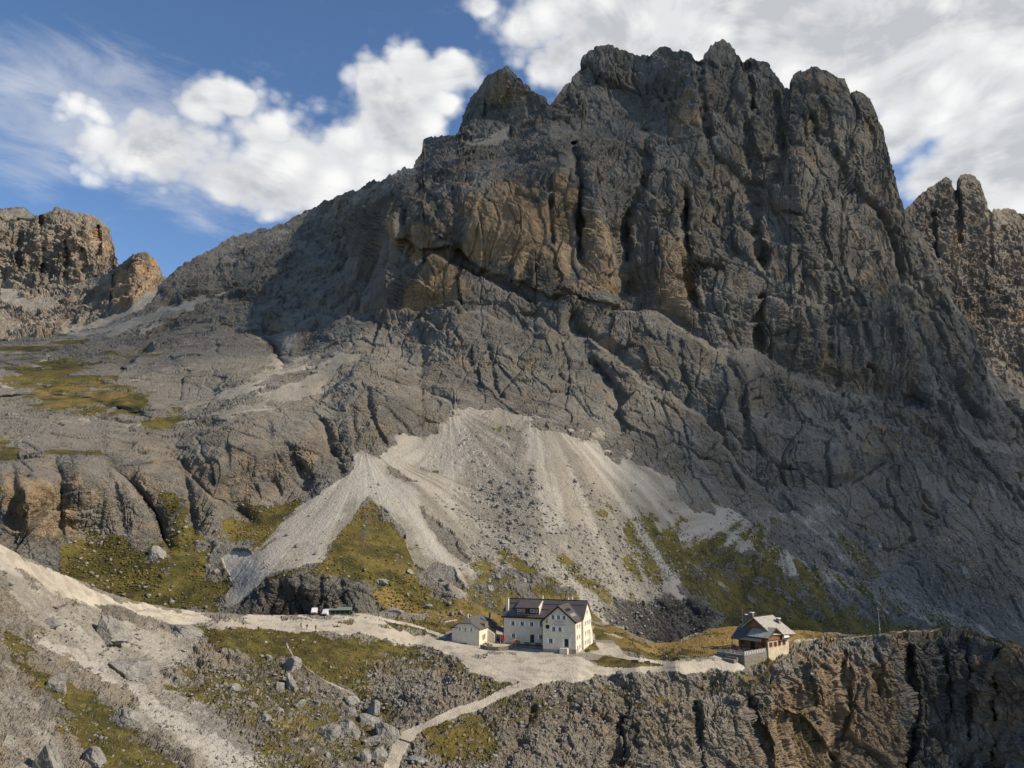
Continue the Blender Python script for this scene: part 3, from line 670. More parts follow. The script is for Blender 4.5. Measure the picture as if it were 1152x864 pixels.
OCHRE_B = [
 ([(0, 505), (120, 505), (190, 485), (300, 470), (385, 500), (330, 560), (290, 592), (230, 615), (150, 605), (0, 610)], 0.42, 22), ([(270, 655), (340, 648), (400, 665), (390, 692), (270, 692)], 0.45, 8), ([(350, 440), (440, 440), (470, 470), (430, 505), (350, 520)], 0.3, 14),
 ([(513, 228), (530, 212), (560, 208), (600, 218), (617, 228), (620, 290), (600, 320), (560, 305), (530, 290), (514, 282)], 0.95, 9), ([(627, 195), (645, 200), (648, 262), (640, 335), (624, 332), (622, 240)], 0.9, 7),
 ([(432, 248), (440, 228), (452, 245), (452, 285), (438, 268)], 0.85, 6), ([(458, 250), (484, 255), (486, 284), (460, 286)], 0.8, 6), ([(452, 315), (487, 288), (516, 298), (535, 322), (500, 340), (470, 342), (453, 346)], 0.95, 7),
 ([(656, 240), (694, 248), (700, 342), (648, 336)], 0.7, 9), ([(741, 268), (752, 262), (776, 275), (776, 362), (742, 348)], 0.72, 8), ([(754, 132), (756, 100), (775, 98), (790, 120), (788, 148), (760, 150)], 0.85, 7),
 ([(898, 135), (918, 140), (925, 205), (900, 200)], 0.55, 8), ([(966, 230), (1000, 245), (1004, 340), (972, 335)], 0.5, 12), ([(900, 88), (940, 95), (948, 112), (905, 115)], 0.6, 8), ([(552, 90), (575, 84), (592, 108), (586, 130), (560, 120)], 0.7, 7),
 ([(656, 168), (702, 152), (706, 190), (664, 200)], 0.45, 9), ([(975, 478), (1010, 485), (1006, 520), (975, 512)], 0.6, 8), ([(870, 360), (930, 372), (945, 420), (885, 412)], 0.4, 12), ([(672, 380), (692, 390), (690, 408), (675, 402)], 0.7, 5), ([(706, 362), (740, 372), (730, 402), (710, 390)], 0.45, 7),
 ([(0, 528), (50, 535), (62, 560), (64, 603), (10, 600)], 0.85, 7), ([(74, 522), (96, 520), (98, 552), (78, 556)], 0.85, 5), ([(66, 562), (84, 560), (88, 600), (68, 602)], 0.7, 5), ([(960, 150), (985, 140), (992, 190), (965, 190)], 0.4, 9), ([(730, 300), (700, 305), (700, 340), (735, 345)], 0.4, 8),
 ([(810, 90), (830, 80), (840, 140), (815, 150)], 0.4, 9), ([(1000, 300), (1040, 320), (1060, 360), (1010, 360)], 0.35, 12), ([(850, 150), (880, 160), (880, 230), (850, 230)], 0.35, 12), ([(900, 380), (990, 410), (985, 445), (920, 425)], 0.5, 10), ([(290, 340), (420, 346), (420, 352), (290, 348)], 0.5, 4)]
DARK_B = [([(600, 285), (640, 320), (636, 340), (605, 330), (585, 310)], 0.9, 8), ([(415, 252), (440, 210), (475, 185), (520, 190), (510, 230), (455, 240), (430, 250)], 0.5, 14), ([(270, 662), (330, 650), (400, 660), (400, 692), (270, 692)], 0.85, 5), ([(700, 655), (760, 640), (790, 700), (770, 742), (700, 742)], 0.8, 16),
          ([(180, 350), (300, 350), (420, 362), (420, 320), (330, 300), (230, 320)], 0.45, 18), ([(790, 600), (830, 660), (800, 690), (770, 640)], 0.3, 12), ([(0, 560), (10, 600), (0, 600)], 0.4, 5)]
ROUGH_B = [([(500, 470), (600, 480), (640, 600), (620, 680), (520, 660), (505, 560)], 0.8, 24), ([(640, 520), (760, 600), (760, 700), (640, 700)], 0.7, 24), ([(860, 600), (1000, 620), (1152, 600), (1152, 720), (1000, 690)], 1.0, 20)]

DRY_B = [([(360, 640), (440, 655), (480, 680), (560, 690), (560, 720), (420, 712), (420, 680), (330, 660)], 0.6, 14), ([(20, 452), (100, 436), (150, 430), (172, 446), (110, 468), (60, 460)], 0.45, 10), ([(400, 600), (440, 600), (460, 650), (400, 650)], 0.35, 12), ([(500, 640), (700, 680), (700, 735), (500, 716)], 0.35, 14)]
def layer(U, V, polys, wob):
    m = np.zeros(U.shape, np.float32)
    for pts, w, soft in polys:
        m = np.maximum(m, w * soft_poly(U, V, pts, soft, wob))
    return m

def grain(Q, f):
    """broad mottling of the ground: large, middle, blotch and streak noise, about 0..1"""
    return np.stack([0.5 + 0.62*fbm(Q, 50/f, 5, 0.6, off=41.0), 0.5 + 0.62*fbm(Q, 9/f, 5, 0.65, off=43.0),
                     0.5 + 0.62*fbm(Q, 22/f, 4, 0.6, off=47.0), 0.5 + 0.62*fbm(Q*np.array([1, 1, 0.14]), 6.2/f, 4, 0.65, off=53.0)], -1)

APEX = [(566, 450), (505, 452), (410, 500), (905, 552), (866, 560), (600, 455), (330, 372)]
def fall_streaks(P, seed):
    """stone sorted into runs that fan out downhill from the mouths of the gullies"""
    A = np.stack([world_pts(np.array([a]), np.array([b]), F_B.Y(np.array([a]), np.array([b])))[0] for a, b in APEX])
    best = np.full(len(P), 1e9); out = np.zeros(len(P), np.float32)
    for i, a in enumerate(A):
        dx = P[:, 0]-a[0]; dy = P[:, 1]-a[1]; r = np.hypot(dx, dy) + 3
        th = np.arctan2(dx, -dy)
        n = np.zeros(len(P), np.float32); am = 1.0
        for o, k in enumerate((9.0, 21.0, 47.0, 100.0)):
            n += am * gnoise(th*k + i*7.7, r/90.0, np.full(len(P), seed + o*3.1)); am *= 0.5
        cost = r * (1 + 2.0*(np.abs(th) > 1.25)); w = cost < best
        out = np.where(w, n, out); best = np.where(w, cost, best)
    return out

def build_mountain():
    du = 0.95 / RES
    U, V = sheet_grid(TOP_B, BOT_B, -150, 1310, du, int(660*RES), 2.6)
    sh = U.shape; u = U.ravel(); v = V.ravel()
    Y = F_B.Y(u, v)
    P0 = world_pts(u, v, Y)
    wob = fbm(P0, 28, 5, 0.6) * 2.2
    wob2 = fbm(P0, 60, 3, 0.5, off=9.0)
    # wandering lines for the surveyed features
    uw = u + fbm(P0, 35, 3, off=3.3) * 9; vw = v + fbm(P0, 35, 3, off=6.1) * 9
    for pts, d, fall, wid in LEDGES:
        p = np.array(pts, float)
        order = np.argsort(p[:, 0])
        lv = np.interp(uw, p[order, 0], p[order, 1])
        end = sstep(uw, p[:, 0].min() - 14, p[:, 0].min() + 14) * (1 - sstep(uw, p[:, 0].max() - 14, p[:, 0].max() + 14))
        above = lv - vw
        Y = Y + d * end * sstep(above, -wid*0.5, wid*0.5) * np.exp(-np.maximum(above, 0) / fall)
    gate = np.clip(fbm(P0, 22, 3, off=19.0) + 0.3, -0.3, 1)
    for pts, d, wid in CLEFTS:
        dist = poly_near(uw, vw, pts, wid*4)
        Y = Y + 0.62 * d * np.exp(-(dist / wid)**2) * (0.55 + 0.9*gate)
    for (cu, cv), (ru, rv), d in BULGES:
        Y = Y - d * np.exp(-((u-cu)/ru)**2 - ((v-cv)/rv)**2)
    P = world_pts(u, v, Y).reshape(*sh, 3)
    # ---- ground cover
    grass = layer(u, v, GRASS_B, wob + wob2*0.7)
    scree = layer(u, v, SCREE_B, wob)
    for pts, w, a in SCREE_LINES:
        scree = np.maximum(scree, a * (1 - sstep(poly_near(uw*0.4+u*0.6, vw*0.4+v*0.6, pts, w*3) + wob*w*0.6, w*0.5, w)))
    bare = 1 - 0.7*soft_poly(u, v, [(688, 690), (720, 672), (770, 672), (800, 700), (800, 750), (690, 750)], 14, wob)
    grass *= bare; scree *= bare
    pale = layer(u, v, PALE_B, wob)
    ochre = layer(u, v, OCHRE_B, wob*1.3)
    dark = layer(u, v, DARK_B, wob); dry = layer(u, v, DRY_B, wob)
    rough = layer(u, v, ROUGH_B, wob)
    soil = np.maximum(grass, scree)
    grass = grass * (1 - 0.75*np.clip(layer(u, v, SCREE_B[3:5], wob), 0, 1))
    # ---- carry it over the crest
    nb = int(46*RES)
    P = add_back(P, nb, 150.0, 170.0)
    ext = lambda a: np.concatenate([np.repeat(a.reshape(sh)[:1], nb, 0), a.reshape(sh)], 0)
    grass, scree, pale, ochre, dark, rough, soil, dry = map(ext, (grass, scree, pale, ochre, dark, rough, soil, dry))
    N = grid_normals(blur(P, 6)); N = blur(N, 5); N /= np.linalg.norm(N, axis=2, keepdims=True)
    shp = P.shape[:2]; Q = P.reshape(-1, 3)
    near = np.clip(Q[:, 1] / 560.0, 0.60, 1.3)             # finer rock close by
    rockm = (1 - 0.93*sstep(soil.ravel(), 0.25, 0.8))
    steep = sstep(1 - N[..., 2].ravel(), 0.35, 0.75)
    wv = np.stack([fbm(Q, 60, 2, off=2.0), fbm(Q, 60, 2, off=4.0), fbm(Q, 60, 2, off=8.0)], -1) * 14
    W = Q + wv
    d = np.zeros(len(Q), np.float32)
    d += 8.5 * near * fbm(W, 78, 3, 0.5, zs=4.0, billow=True) * (0.35 + 0.65*steep)
    cv, ce = cells(W, 46.0, 3.4, 1.0, tilt=1.0); d += (cv - 0.5) * 8.0 * near * (0.3 + 0.7*steep) - 1.5*near*(1 - sstep(ce, 0.0, 0.05))
    cv, ce = cells(W + wv*0.3, 19.0, 3.4, tilt=1.1); d += (cv - 0.5) * 4.6 * near - 1.2*near*(1 - sstep(ce, 0.0, 0.06))
    fine = 1.7 * near * fbm(Q, 12.0, 5, 0.70, zs=2.0, off=7.0)
    cv, ce = cells(W + wv*0.2, 8.0, 2.4, 3.0, tilt=1.2); fine += (cv - 0.5) * 2.1 * near - 0.6*near*(1 - sstep(ce, 0.0, 0.08))
    cv, ce = cells(Q + wv*0.15, 3.4, 1.5, 5.0, tilt=1.4); fine += (cv - 0.5) * 1.0 * near - 0.4*near*(1 - sstep(ce, 0.0, 0.10))
    # bedding: every layer stands a little proud and steps back at its top
    lean = fbm(Q, 130, 2, off=27.0) * 60 + fbm(Q, 24, 3, off=28.0) * 7 + Q[:, 0]*0.16
    for hgt, am, sd_ in ((31.0, 5.5, 1.0), (12.0, 3.0, 4.0), (4.6, 0.9, 9.0)):
        band = np.clip(0.5 + 1.5*fbm(Q, hgt*3.2, 2, off=30.0 + sd_), 0, 1)
        t = (Q[:, 2] + lean)/hgt + sd_ + 0.5*fbm(Q, hgt*0.9, 2, off=36.0 + sd_)
        t = t - np.floor(t)
        d += am * near * band * (t*sstep(1 - t, 0.0, 0.10) - 0.45)
    crest = np.clip((np.arange(shp[0]) - nb) / (34.0*RES), 0, 1)[:, None]
    crest = np.broadcast_to(crest, shp).ravel()
    gentle = 0.5 + 0.5*sstep(1 - N[..., 2].ravel(), 0.12, 0.5)
    hill = 1 - sstep(Q[:, 1], 400, 500)
    cv, ce = cells(Q + wv*0.08, 1.9, 1.5, 6.0, tilt=1.4); fine += hill * ((cv - 0.5) * 1.2 - 0.5*(1 - sstep(ce, 0.0, 0.12)))
    fine += hill * fbm(Q, 5.0, 4, 0.65, zs=1.8, off=71.0) * 1.1
    cv, ce = cells(Q + wv*0.1, 5.6, 2.2, 16.0, tilt=1.3); fine += hill * steep * ((cv - 0.5) * 2.2 - 0.9*(1 - sstep(ce, 0.0, 0.08)))
    fine *= np.clip(0.75 + 1.3*fbm(Q, 48, 3, off=61.0), 0.55, 1.4) * (1 - 0.3*np.clip(ochre.ravel(), 0, 1))
    d = (d * (0.32 + 0.68*crest) + fine * (0.75 + 0.25*crest)) * rockm * gentle
    fall = fbm(Q, 26, 3, off=21.0)
    runs = fall_streaks(Q, 3.0)
    d += (1 - rockm) * (fbm(Q, 16, 4, 0.5, off=14.0) * 0.7 + runs * 0.34 + fbm(Q, 2.6, 3, 0.6, off=15.0) * 0.20)
    cv, ce = cells(Q, 3.0, 1.0, 7.0)
    d += (1 - rockm) * (0.25 + rough.ravel()) * np.where(cv > 0.70, (cv - 0.70)*3.2, 0) * sstep(ce, 0, 0.25) * (1 - 0.85*pale.ravel())
    Q = Q + N.reshape(-1, 3) * d[:, None]
    o = mesh_from_grid('mountain', Q.reshape(*shp, 3), [MAT_TERRAIN])
    vcol(o, 'cover', np.stack([grass, scree, ochre, pale], -1))
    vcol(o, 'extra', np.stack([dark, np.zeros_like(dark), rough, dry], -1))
    G4 = grain(Q, 1.0); sc = np.clip(soil.ravel(), 0, 1)
    G4[:, 3] = G4[:, 3]*(1 - sc) + sc*(0.5 + 0.5*runs)
    vcol(o, 'grain', G4)
    o['kind'] = 'structure'
    return o, (U, V, Q.reshape(*shp, 3)[nb:], dict(grass=grass[nb:], scree=scree[nb:], rough=rough[nb:], pale=pale[nb:]))

def poly_near(u, v, pts, reach):
    """distance to a polyline, only worked out within its surroundings"""
    p = np.array(pts, float); lo = p.min(0) - reach; hi = p.max(0) + reach
    out = np.full(u.shape, 1e4, np.float32)
    m = (u > lo[0]) & (u < hi[0]) & (v > lo[1]) & (v < hi[1])
    if m.any(): out[m] = line_dist(u[m], v[m], pts)
    return out
# ------------------------------------------------------------------ the near slope, the shelf with the huts and the cliff below it
TOP_A = [(-170, 545), (-60, 585), (0, 612), (30, 628), (60, 641), (90, 654), (120, 666), (150, 675), (180, 682), (215, 687), (245, 690), (300, 692), (345, 692), (400, 690), (440, 688), (480, 690), (520, 692), (560, 693),
         (620, 694), (665, 698), (690, 704), (705, 709), (722, 718), (740, 724), (760, 722), (775, 715), (790, 710), (810, 706), (830, 704), (860, 705), (900, 709), (940, 712), (965, 714), (985, 713), (1000, 711), (1020, 709), (1040, 708), (1060, 707),
         (1090, 710), (1110, 715), (1130, 721), (1152, 729), (1320, 790)]
PTS_A = [
 (-150, 560, 150), (0, 612, 172), (60, 641, 188), (120, 666, 205), (180, 682, 222), (245, 690, 240), (300, 692, 249), (345, 692, 254), (400, 690, 258), (440, 688, 264), (520, 692, 282), (600, 694, 292), (665, 698, 284),
 (340, 704, 236), (300, 700, 238), (250, 702, 222), (390, 706, 240), (430, 716, 241), (400, 700, 248), (470, 705, 258), (500, 712, 256),
 (470, 722, ('z', 2.0)), (530, 728, ('z', 1.0)), (560, 727, ('z', 0.8)), (600, 735, ('z', 0.0)), (640, 736, ('z', 0)), (665, 733, ('z', 0.0)), (560, 735, ('z', 0.1)), (690, 735, ('z', -0.3)), (720, 747, ('z', -0.8)), (760, 749, ('z', -1.2)), (800, 746, ('z', -1.5)), (830, 745, ('z', -1.6)), (835, 732, ('z', -1.0)), (880, 735, ('z', -0.5)), (895, 722, ('z', 0.6)),
 (700, 716, 262), (740, 736, 254), (705, 709, 272), (740, 724, 266), (760, 722, 270), (790, 710, 282), (830, 704, 288), (860, 705, 286), (900, 709, 282), (940, 712, 276), (965, 714, 270), (1000, 711, 267), (1060, 707, 275), (1110, 715, 268), (1152, 729, 257), (1300, 780, 240), (900, 722, 262), (850, 718, 268),
 (870, 742, 237), (865, 760, 230), (850, 752, 233), (920, 735, 252), (960, 728, 261), (1000, 722, 263), (1060, 722, 268), (1110, 728, 264), (1140, 740, 253),
 (900, 800, 238), (950, 790, 249), (1000, 770, 256), (1000, 864, 247), (1080, 780, 263), (1090, 864, 251), (1152, 800, 249), (1152, 864, 242), (1300, 864, 230), (900, 864, 228), (860, 864, 214), (820, 864, 207), (760, 864, 198), (720, 820, 204), (800, 800, 217), (800, 770, 226), (760, 770, 220), (700, 770, 216), (700, 790, 211), (700, 864, 190), (600, 864, 180),
 (600, 810, 195), (640, 775, 208), (650, 757, 215), (590, 750, 222), (570, 775, 206), (600, 765, 210), (540, 790, 200), (470, 815, 190), (440, 864, 172), (455, 838, 181), (510, 755, 218), (540, 750, 222), (500, 728, 243), (480, 780, 201), (420, 740, 222), (400, 780, 202), (400, 830, 182), (380, 864, 164),
 (300, 730, 212), (300, 770, 190), (300, 820, 166), (300, 864, 148), (200, 720, 205), (200, 770, 177), (200, 864, 128), (100, 690, 186), (100, 760, 155), (100, 864, 110), (0, 650, 160), (0, 700, 146), (0, 770, 124), (0, 864, 96), (-150, 864, 78), (-150, 700, 122),
 (0, 980, 78), (300, 980, 118), (500, 980, 146), (700, 980, 168), (900, 980, 198), (1060, 980, 228), (1300, 980, 208), (-150, 980, 64)]
F_A = Field(PTS_A, 1e-5)

ROAD_A = [
 ([(500, 712), (570, 706), (668, 706), (672, 738), (600, 740), (520, 732)], 0.8, 5),
 ([(0, 613), (30, 629), (62, 643), (120, 668), (170, 682), (240, 690), (330, 693), (385, 693), (400, 699), (430, 706), (470, 716), (500, 720), (520, 729), (560, 733), (600, 736), (665, 735), (690, 738), (740, 744), (790, 744), (826, 738), (842, 744), (842, 751), (800, 754), (760, 757), (700, 760), (655, 764), (620, 764), (575, 752), (520, 738), (490, 728), (460, 724), (400, 717), (340, 708), (290, 703), (240, 704), (190, 700), (140, 690), (90, 672), (40, 650), (0, 632)], 0.95, 8),
 ([(668, 722), (690, 724), (700, 734), (725, 742), (760, 745), (830, 742), (830, 747), (760, 749), (715, 746), (690, 740), (668, 736)], 0.9, 3),
 ([(500, 730), (540, 735), (600, 742), (650, 745), (650, 764), (600, 770), (560, 762), (520, 748)], 0.75, 6),
]
ROAD_LINES = [([(436, 880), (446, 850), (456, 832), (470, 819), (500, 807), (540, 792), (575, 776), (605, 765), (640, 759)], 6.5, 1.0), ([(440, 864), (452, 838), (466, 822)], 9.0, 1.0),
              ([(322, 722), (330, 738), (345, 752), (365, 765), (385, 775), (402, 782)], 1.3, 0.5), ([(400, 690), (430, 696), (470, 706), (500, 716)], 2.2, 0.9), ([(355, 697), (400, 706)], 2, 0.8), ([(690, 738), (720, 743), (760, 747)], 2.4, 1.0),
              ([(870, 715), (900, 720), (960, 717), (985, 714)], 0.8, 0.6), ([(1010, 711), (1040, 709), (1075, 707)], 0.8, 0.7), ([(720, 768), (760, 762)], 0.8, 0.3), ([(500, 700), (525, 696), (545, 697)], 1.2, 0.7), ([(680, 712), (700, 718)], 1.2, 0.6)]
GRASS_A = [
 ([(0, 690), (22, 715), (48, 750), (90, 768), (128, 790), (150, 815), (190, 850), (215, 880), (110, 880), (80, 830), (60, 800), (35, 770), (0, 735)], 0.88, 13),
 ([(218, 702), (262, 698), (300, 700), (340, 703), (400, 712), (460, 722), (490, 730), (440, 742), (404, 742), (410, 770), (425, 790), (380, 778), (350, 764), (330, 750), (310, 742), (280, 740), (240, 738)], 0.86, 10),
 ([(230, 735), (290, 745), (340, 760), (400, 785), (430, 815), (436, 880), (320, 880), (255, 820), (210, 790), (190, 760), (205, 745)], 0.62, 22),
 ([(30, 640), (60, 652), (100, 680), (85, 688), (50, 668), (25, 650)], 0.5, 9), ([(0, 660), (40, 680), (70, 720), (40, 722), (0, 690)], 0.4, 12), ([(170, 752), (240, 770), (300, 815), (330, 850), (300, 850), (230, 800), (180, 780)], 0.3, 14),
 ([(660, 698), (692, 704), (722, 718), (740, 724), (760, 722), (790, 709), (830, 703), (900, 708), (965, 713), (985, 712), (975, 718), (930, 719), (900, 722), (880, 735), (838, 732), (826, 737), (790, 740), (760, 743), (725, 739), (700, 730), (690, 722), (666, 720)], 1.0, 4),
 ([(657, 741), (682, 737), (700, 739), (722, 743), (740, 748), (712, 750), (672, 749)], 1.0, 4),
 ([(690, 800), (715, 785), (745, 776), (800, 765), (838, 756), (850, 745), (868, 742), (880, 752), (872, 772), (840, 782), (800, 786), (760, 792), (720, 804)], 0.72, 12),
 ([(560, 800), (590, 790), (630, 785), (640, 800), (600, 812), (570, 822)], 0.6, 10), ([(480, 826), (520, 805), (562, 810), (556, 850), (510, 862), (485, 845)], 0.85, 12), ([(556, 760), (575, 752), (604, 750), (600, 758), (570, 766)], 0.8, 6), ([(545, 775), (600, 768), (580, 790), (540, 800)], 0.6, 9), ([(485, 738), (520, 742), (560, 760), (530, 775), (490, 760)], 0.5, 10), ([(640, 770), (690, 768), (720, 775), (690, 788), (650, 785)], 0.55, 9),
 ([(480, 690), (520, 690), (600, 690), (665, 696), (668, 715), (640, 720), (560, 715), (500, 714), (440, 700)], 0.75, 10), ([(370, 696), (400, 704), (440, 710), (480, 716), (460, 704), (420, 698)], 0.6, 6),
 ([(985, 712), (1020, 709), (1060, 706), (1110, 714), (1152, 728), (1320, 788), (1320, 800), (1152, 740), (1110, 722), (1060, 712), (1000, 715)], 0.72, 6), ([(885, 800), (900, 805), (930, 840), (950, 870), (920, 880), (900, 850)], 0.6, 10), ([(640, 770), (700, 768), (700, 778), (640, 786)], 0.42, 10), ([(1120, 735), (1152, 740), (1152, 760), (1130, 750)], 0.5, 8),
 ([(600, 768), (650, 772), (690, 780), (650, 800), (600, 800)], 0.30, 14), ([(500, 765), (540, 745), (590, 755), (560, 775), (505, 800)], 0.25, 14), ([(420, 742), (470, 735), (490, 750), (440, 765)], 0.5, 10), ([(648, 722), (668, 720), (672, 730), (660, 735)], 0.9, 3)]
SCREE_A = [
 ([(0, 632), (60, 655), (120, 688), (190, 702), (235, 706), (225, 740), (190, 755), (240, 790), (300, 840), (340, 880), (240, 880), (200, 845), (150, 800), (90, 760), (40, 720), (0, 680)], 0.95, 12),
 ([(0, 700), (20, 730), (40, 775), (70, 820), (100, 880), (0, 880)], 0.65, 18), ([(340, 710), (400, 725), (410, 745), (380, 770), (345, 750)], 0.75, 8), ([(415, 765), (470, 760), (520, 760), (540, 770), (480, 800), (455, 830), (430, 800)], 0.55, 12),
 ([(520, 735), (600, 745), (700, 760), (800, 760), (760, 772), (690, 785), (640, 800), (560, 780), (540, 750)], 0.45, 16), ([(560, 800), (640, 800), (690, 830), (680, 880), (540, 880)], 0.5, 18), ([(240, 740), (290, 770), (300, 800), (260, 800), (215, 770)], 0.7, 10), ([(395, 690), (440, 690), (480, 700), (440, 702), (410, 700)], 0.5, 8)]
PALE_A = [([(0, 614), (60, 642), (130, 672), (200, 686), (235, 692), (190, 700), (100, 680), (0, 640)], 0.8, 6), ([(22, 700), (60, 722), (110, 745), (160, 775), (215, 815), (300, 862), (320, 880), (270, 880), (215, 840), (180, 815), (110, 765), (60, 745), (20, 715)], 0.9, 5), ([(110, 740), (60, 700), (20, 680), (30, 672), (80, 700), (130, 740)], 0.5, 7), ([(120, 690), (200, 720), (260, 770), (200, 750), (130, 710)], 0.5, 9)]
OCHRE_A = [([(880, 760), (940, 728), (962, 742), (1010, 718), (1028, 742), (1022, 800), (1020, 880), (850, 880), (872, 800)], 1.0, 20), ([(1100, 745), (1152, 735), (1152, 840), (1110, 830), (1085, 800)], 0.9, 14), ([(990, 800), (1020, 800), (1018, 880), (960, 880)], 0.5, 10), ([(500, 750), (600, 770), (700, 790), (700, 880), (450, 880), (470, 780)], 0.5, 20), ([(20, 820), (50, 830), (65, 880), (40, 880)], 0.6, 8)]
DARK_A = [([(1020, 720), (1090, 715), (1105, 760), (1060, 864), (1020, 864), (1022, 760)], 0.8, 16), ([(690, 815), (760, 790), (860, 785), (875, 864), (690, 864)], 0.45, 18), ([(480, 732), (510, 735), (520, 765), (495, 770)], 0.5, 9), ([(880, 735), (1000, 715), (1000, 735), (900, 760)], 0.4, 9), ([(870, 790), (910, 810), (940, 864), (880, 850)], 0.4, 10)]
ROUGH_A = [([(200, 740), (440, 780), (440, 880), (250, 880)], 1.0, 20), ([(0, 640), (230, 720), (300, 860), (0, 880)], 0.6, 20), ([(440, 730), (700, 770), (700, 880), (440, 880)], 0.6, 20)]
LEDGES_A = [([(62, 688), (75, 682), (100, 682), (125, 695), (136, 716)], 3.5, 10, 4), ([(150, 690), (165, 684), (200, 690), (226, 708)], 2.6, 9, 4), ([(110, 735), (130, 726), (160, 740), (182, 765)], 2.8, 9, 4), ([(125, 800), (145, 790), (165, 805)], 2.2, 8, 4), ([(240, 762), (300, 772), (350, 790), (430, 800)], 2.0, 12, 4),
            ([(470, 735), (520, 743), (560, 757), (590, 766)], 1.6, 8, 4), ([(690, 800), (740, 787), (800, 782), (850, 788)], 2.0, 14, 5), ([(640, 800), (690, 820), (720, 850)], 3, 14, 5), ([(865, 738), (905, 729), (960, 722), (1005, 716), (1055, 711), (1110, 722), (1152, 735)], 3.0, 12, 3), ([(875, 800), (910, 812), (950, 864)], -5, 20, 5)]
CLEFTS_A = [([(1022, 730), (1026, 790), (1022, 880)], 9, 5), ([(1122, 735), (1118, 800), (1120, 880)], 8, 4), ([(950, 735), (955, 800), (940, 850)], 4, 4), ([(905, 745), (915, 790)], 4, 4), ([(1060, 720), (1070, 800)], 3, 4), ([(840, 790), (860, 830), (875, 880)], 5, 6), ([(785, 790), (790, 880)], 4, 5), ([(700, 810), (690, 850), (680, 880)], 4, 6),
            ([(505, 738), (500, 765)], 2.5, 5), ([(600, 800), (580, 840), (560, 870)], 2.5, 6), ([(640, 790), (630, 830)], 2, 5), ([(1085, 725), (1092, 800), (1085, 864)], 4, 4), ([(985, 730), (990, 780)], 3, 3)]

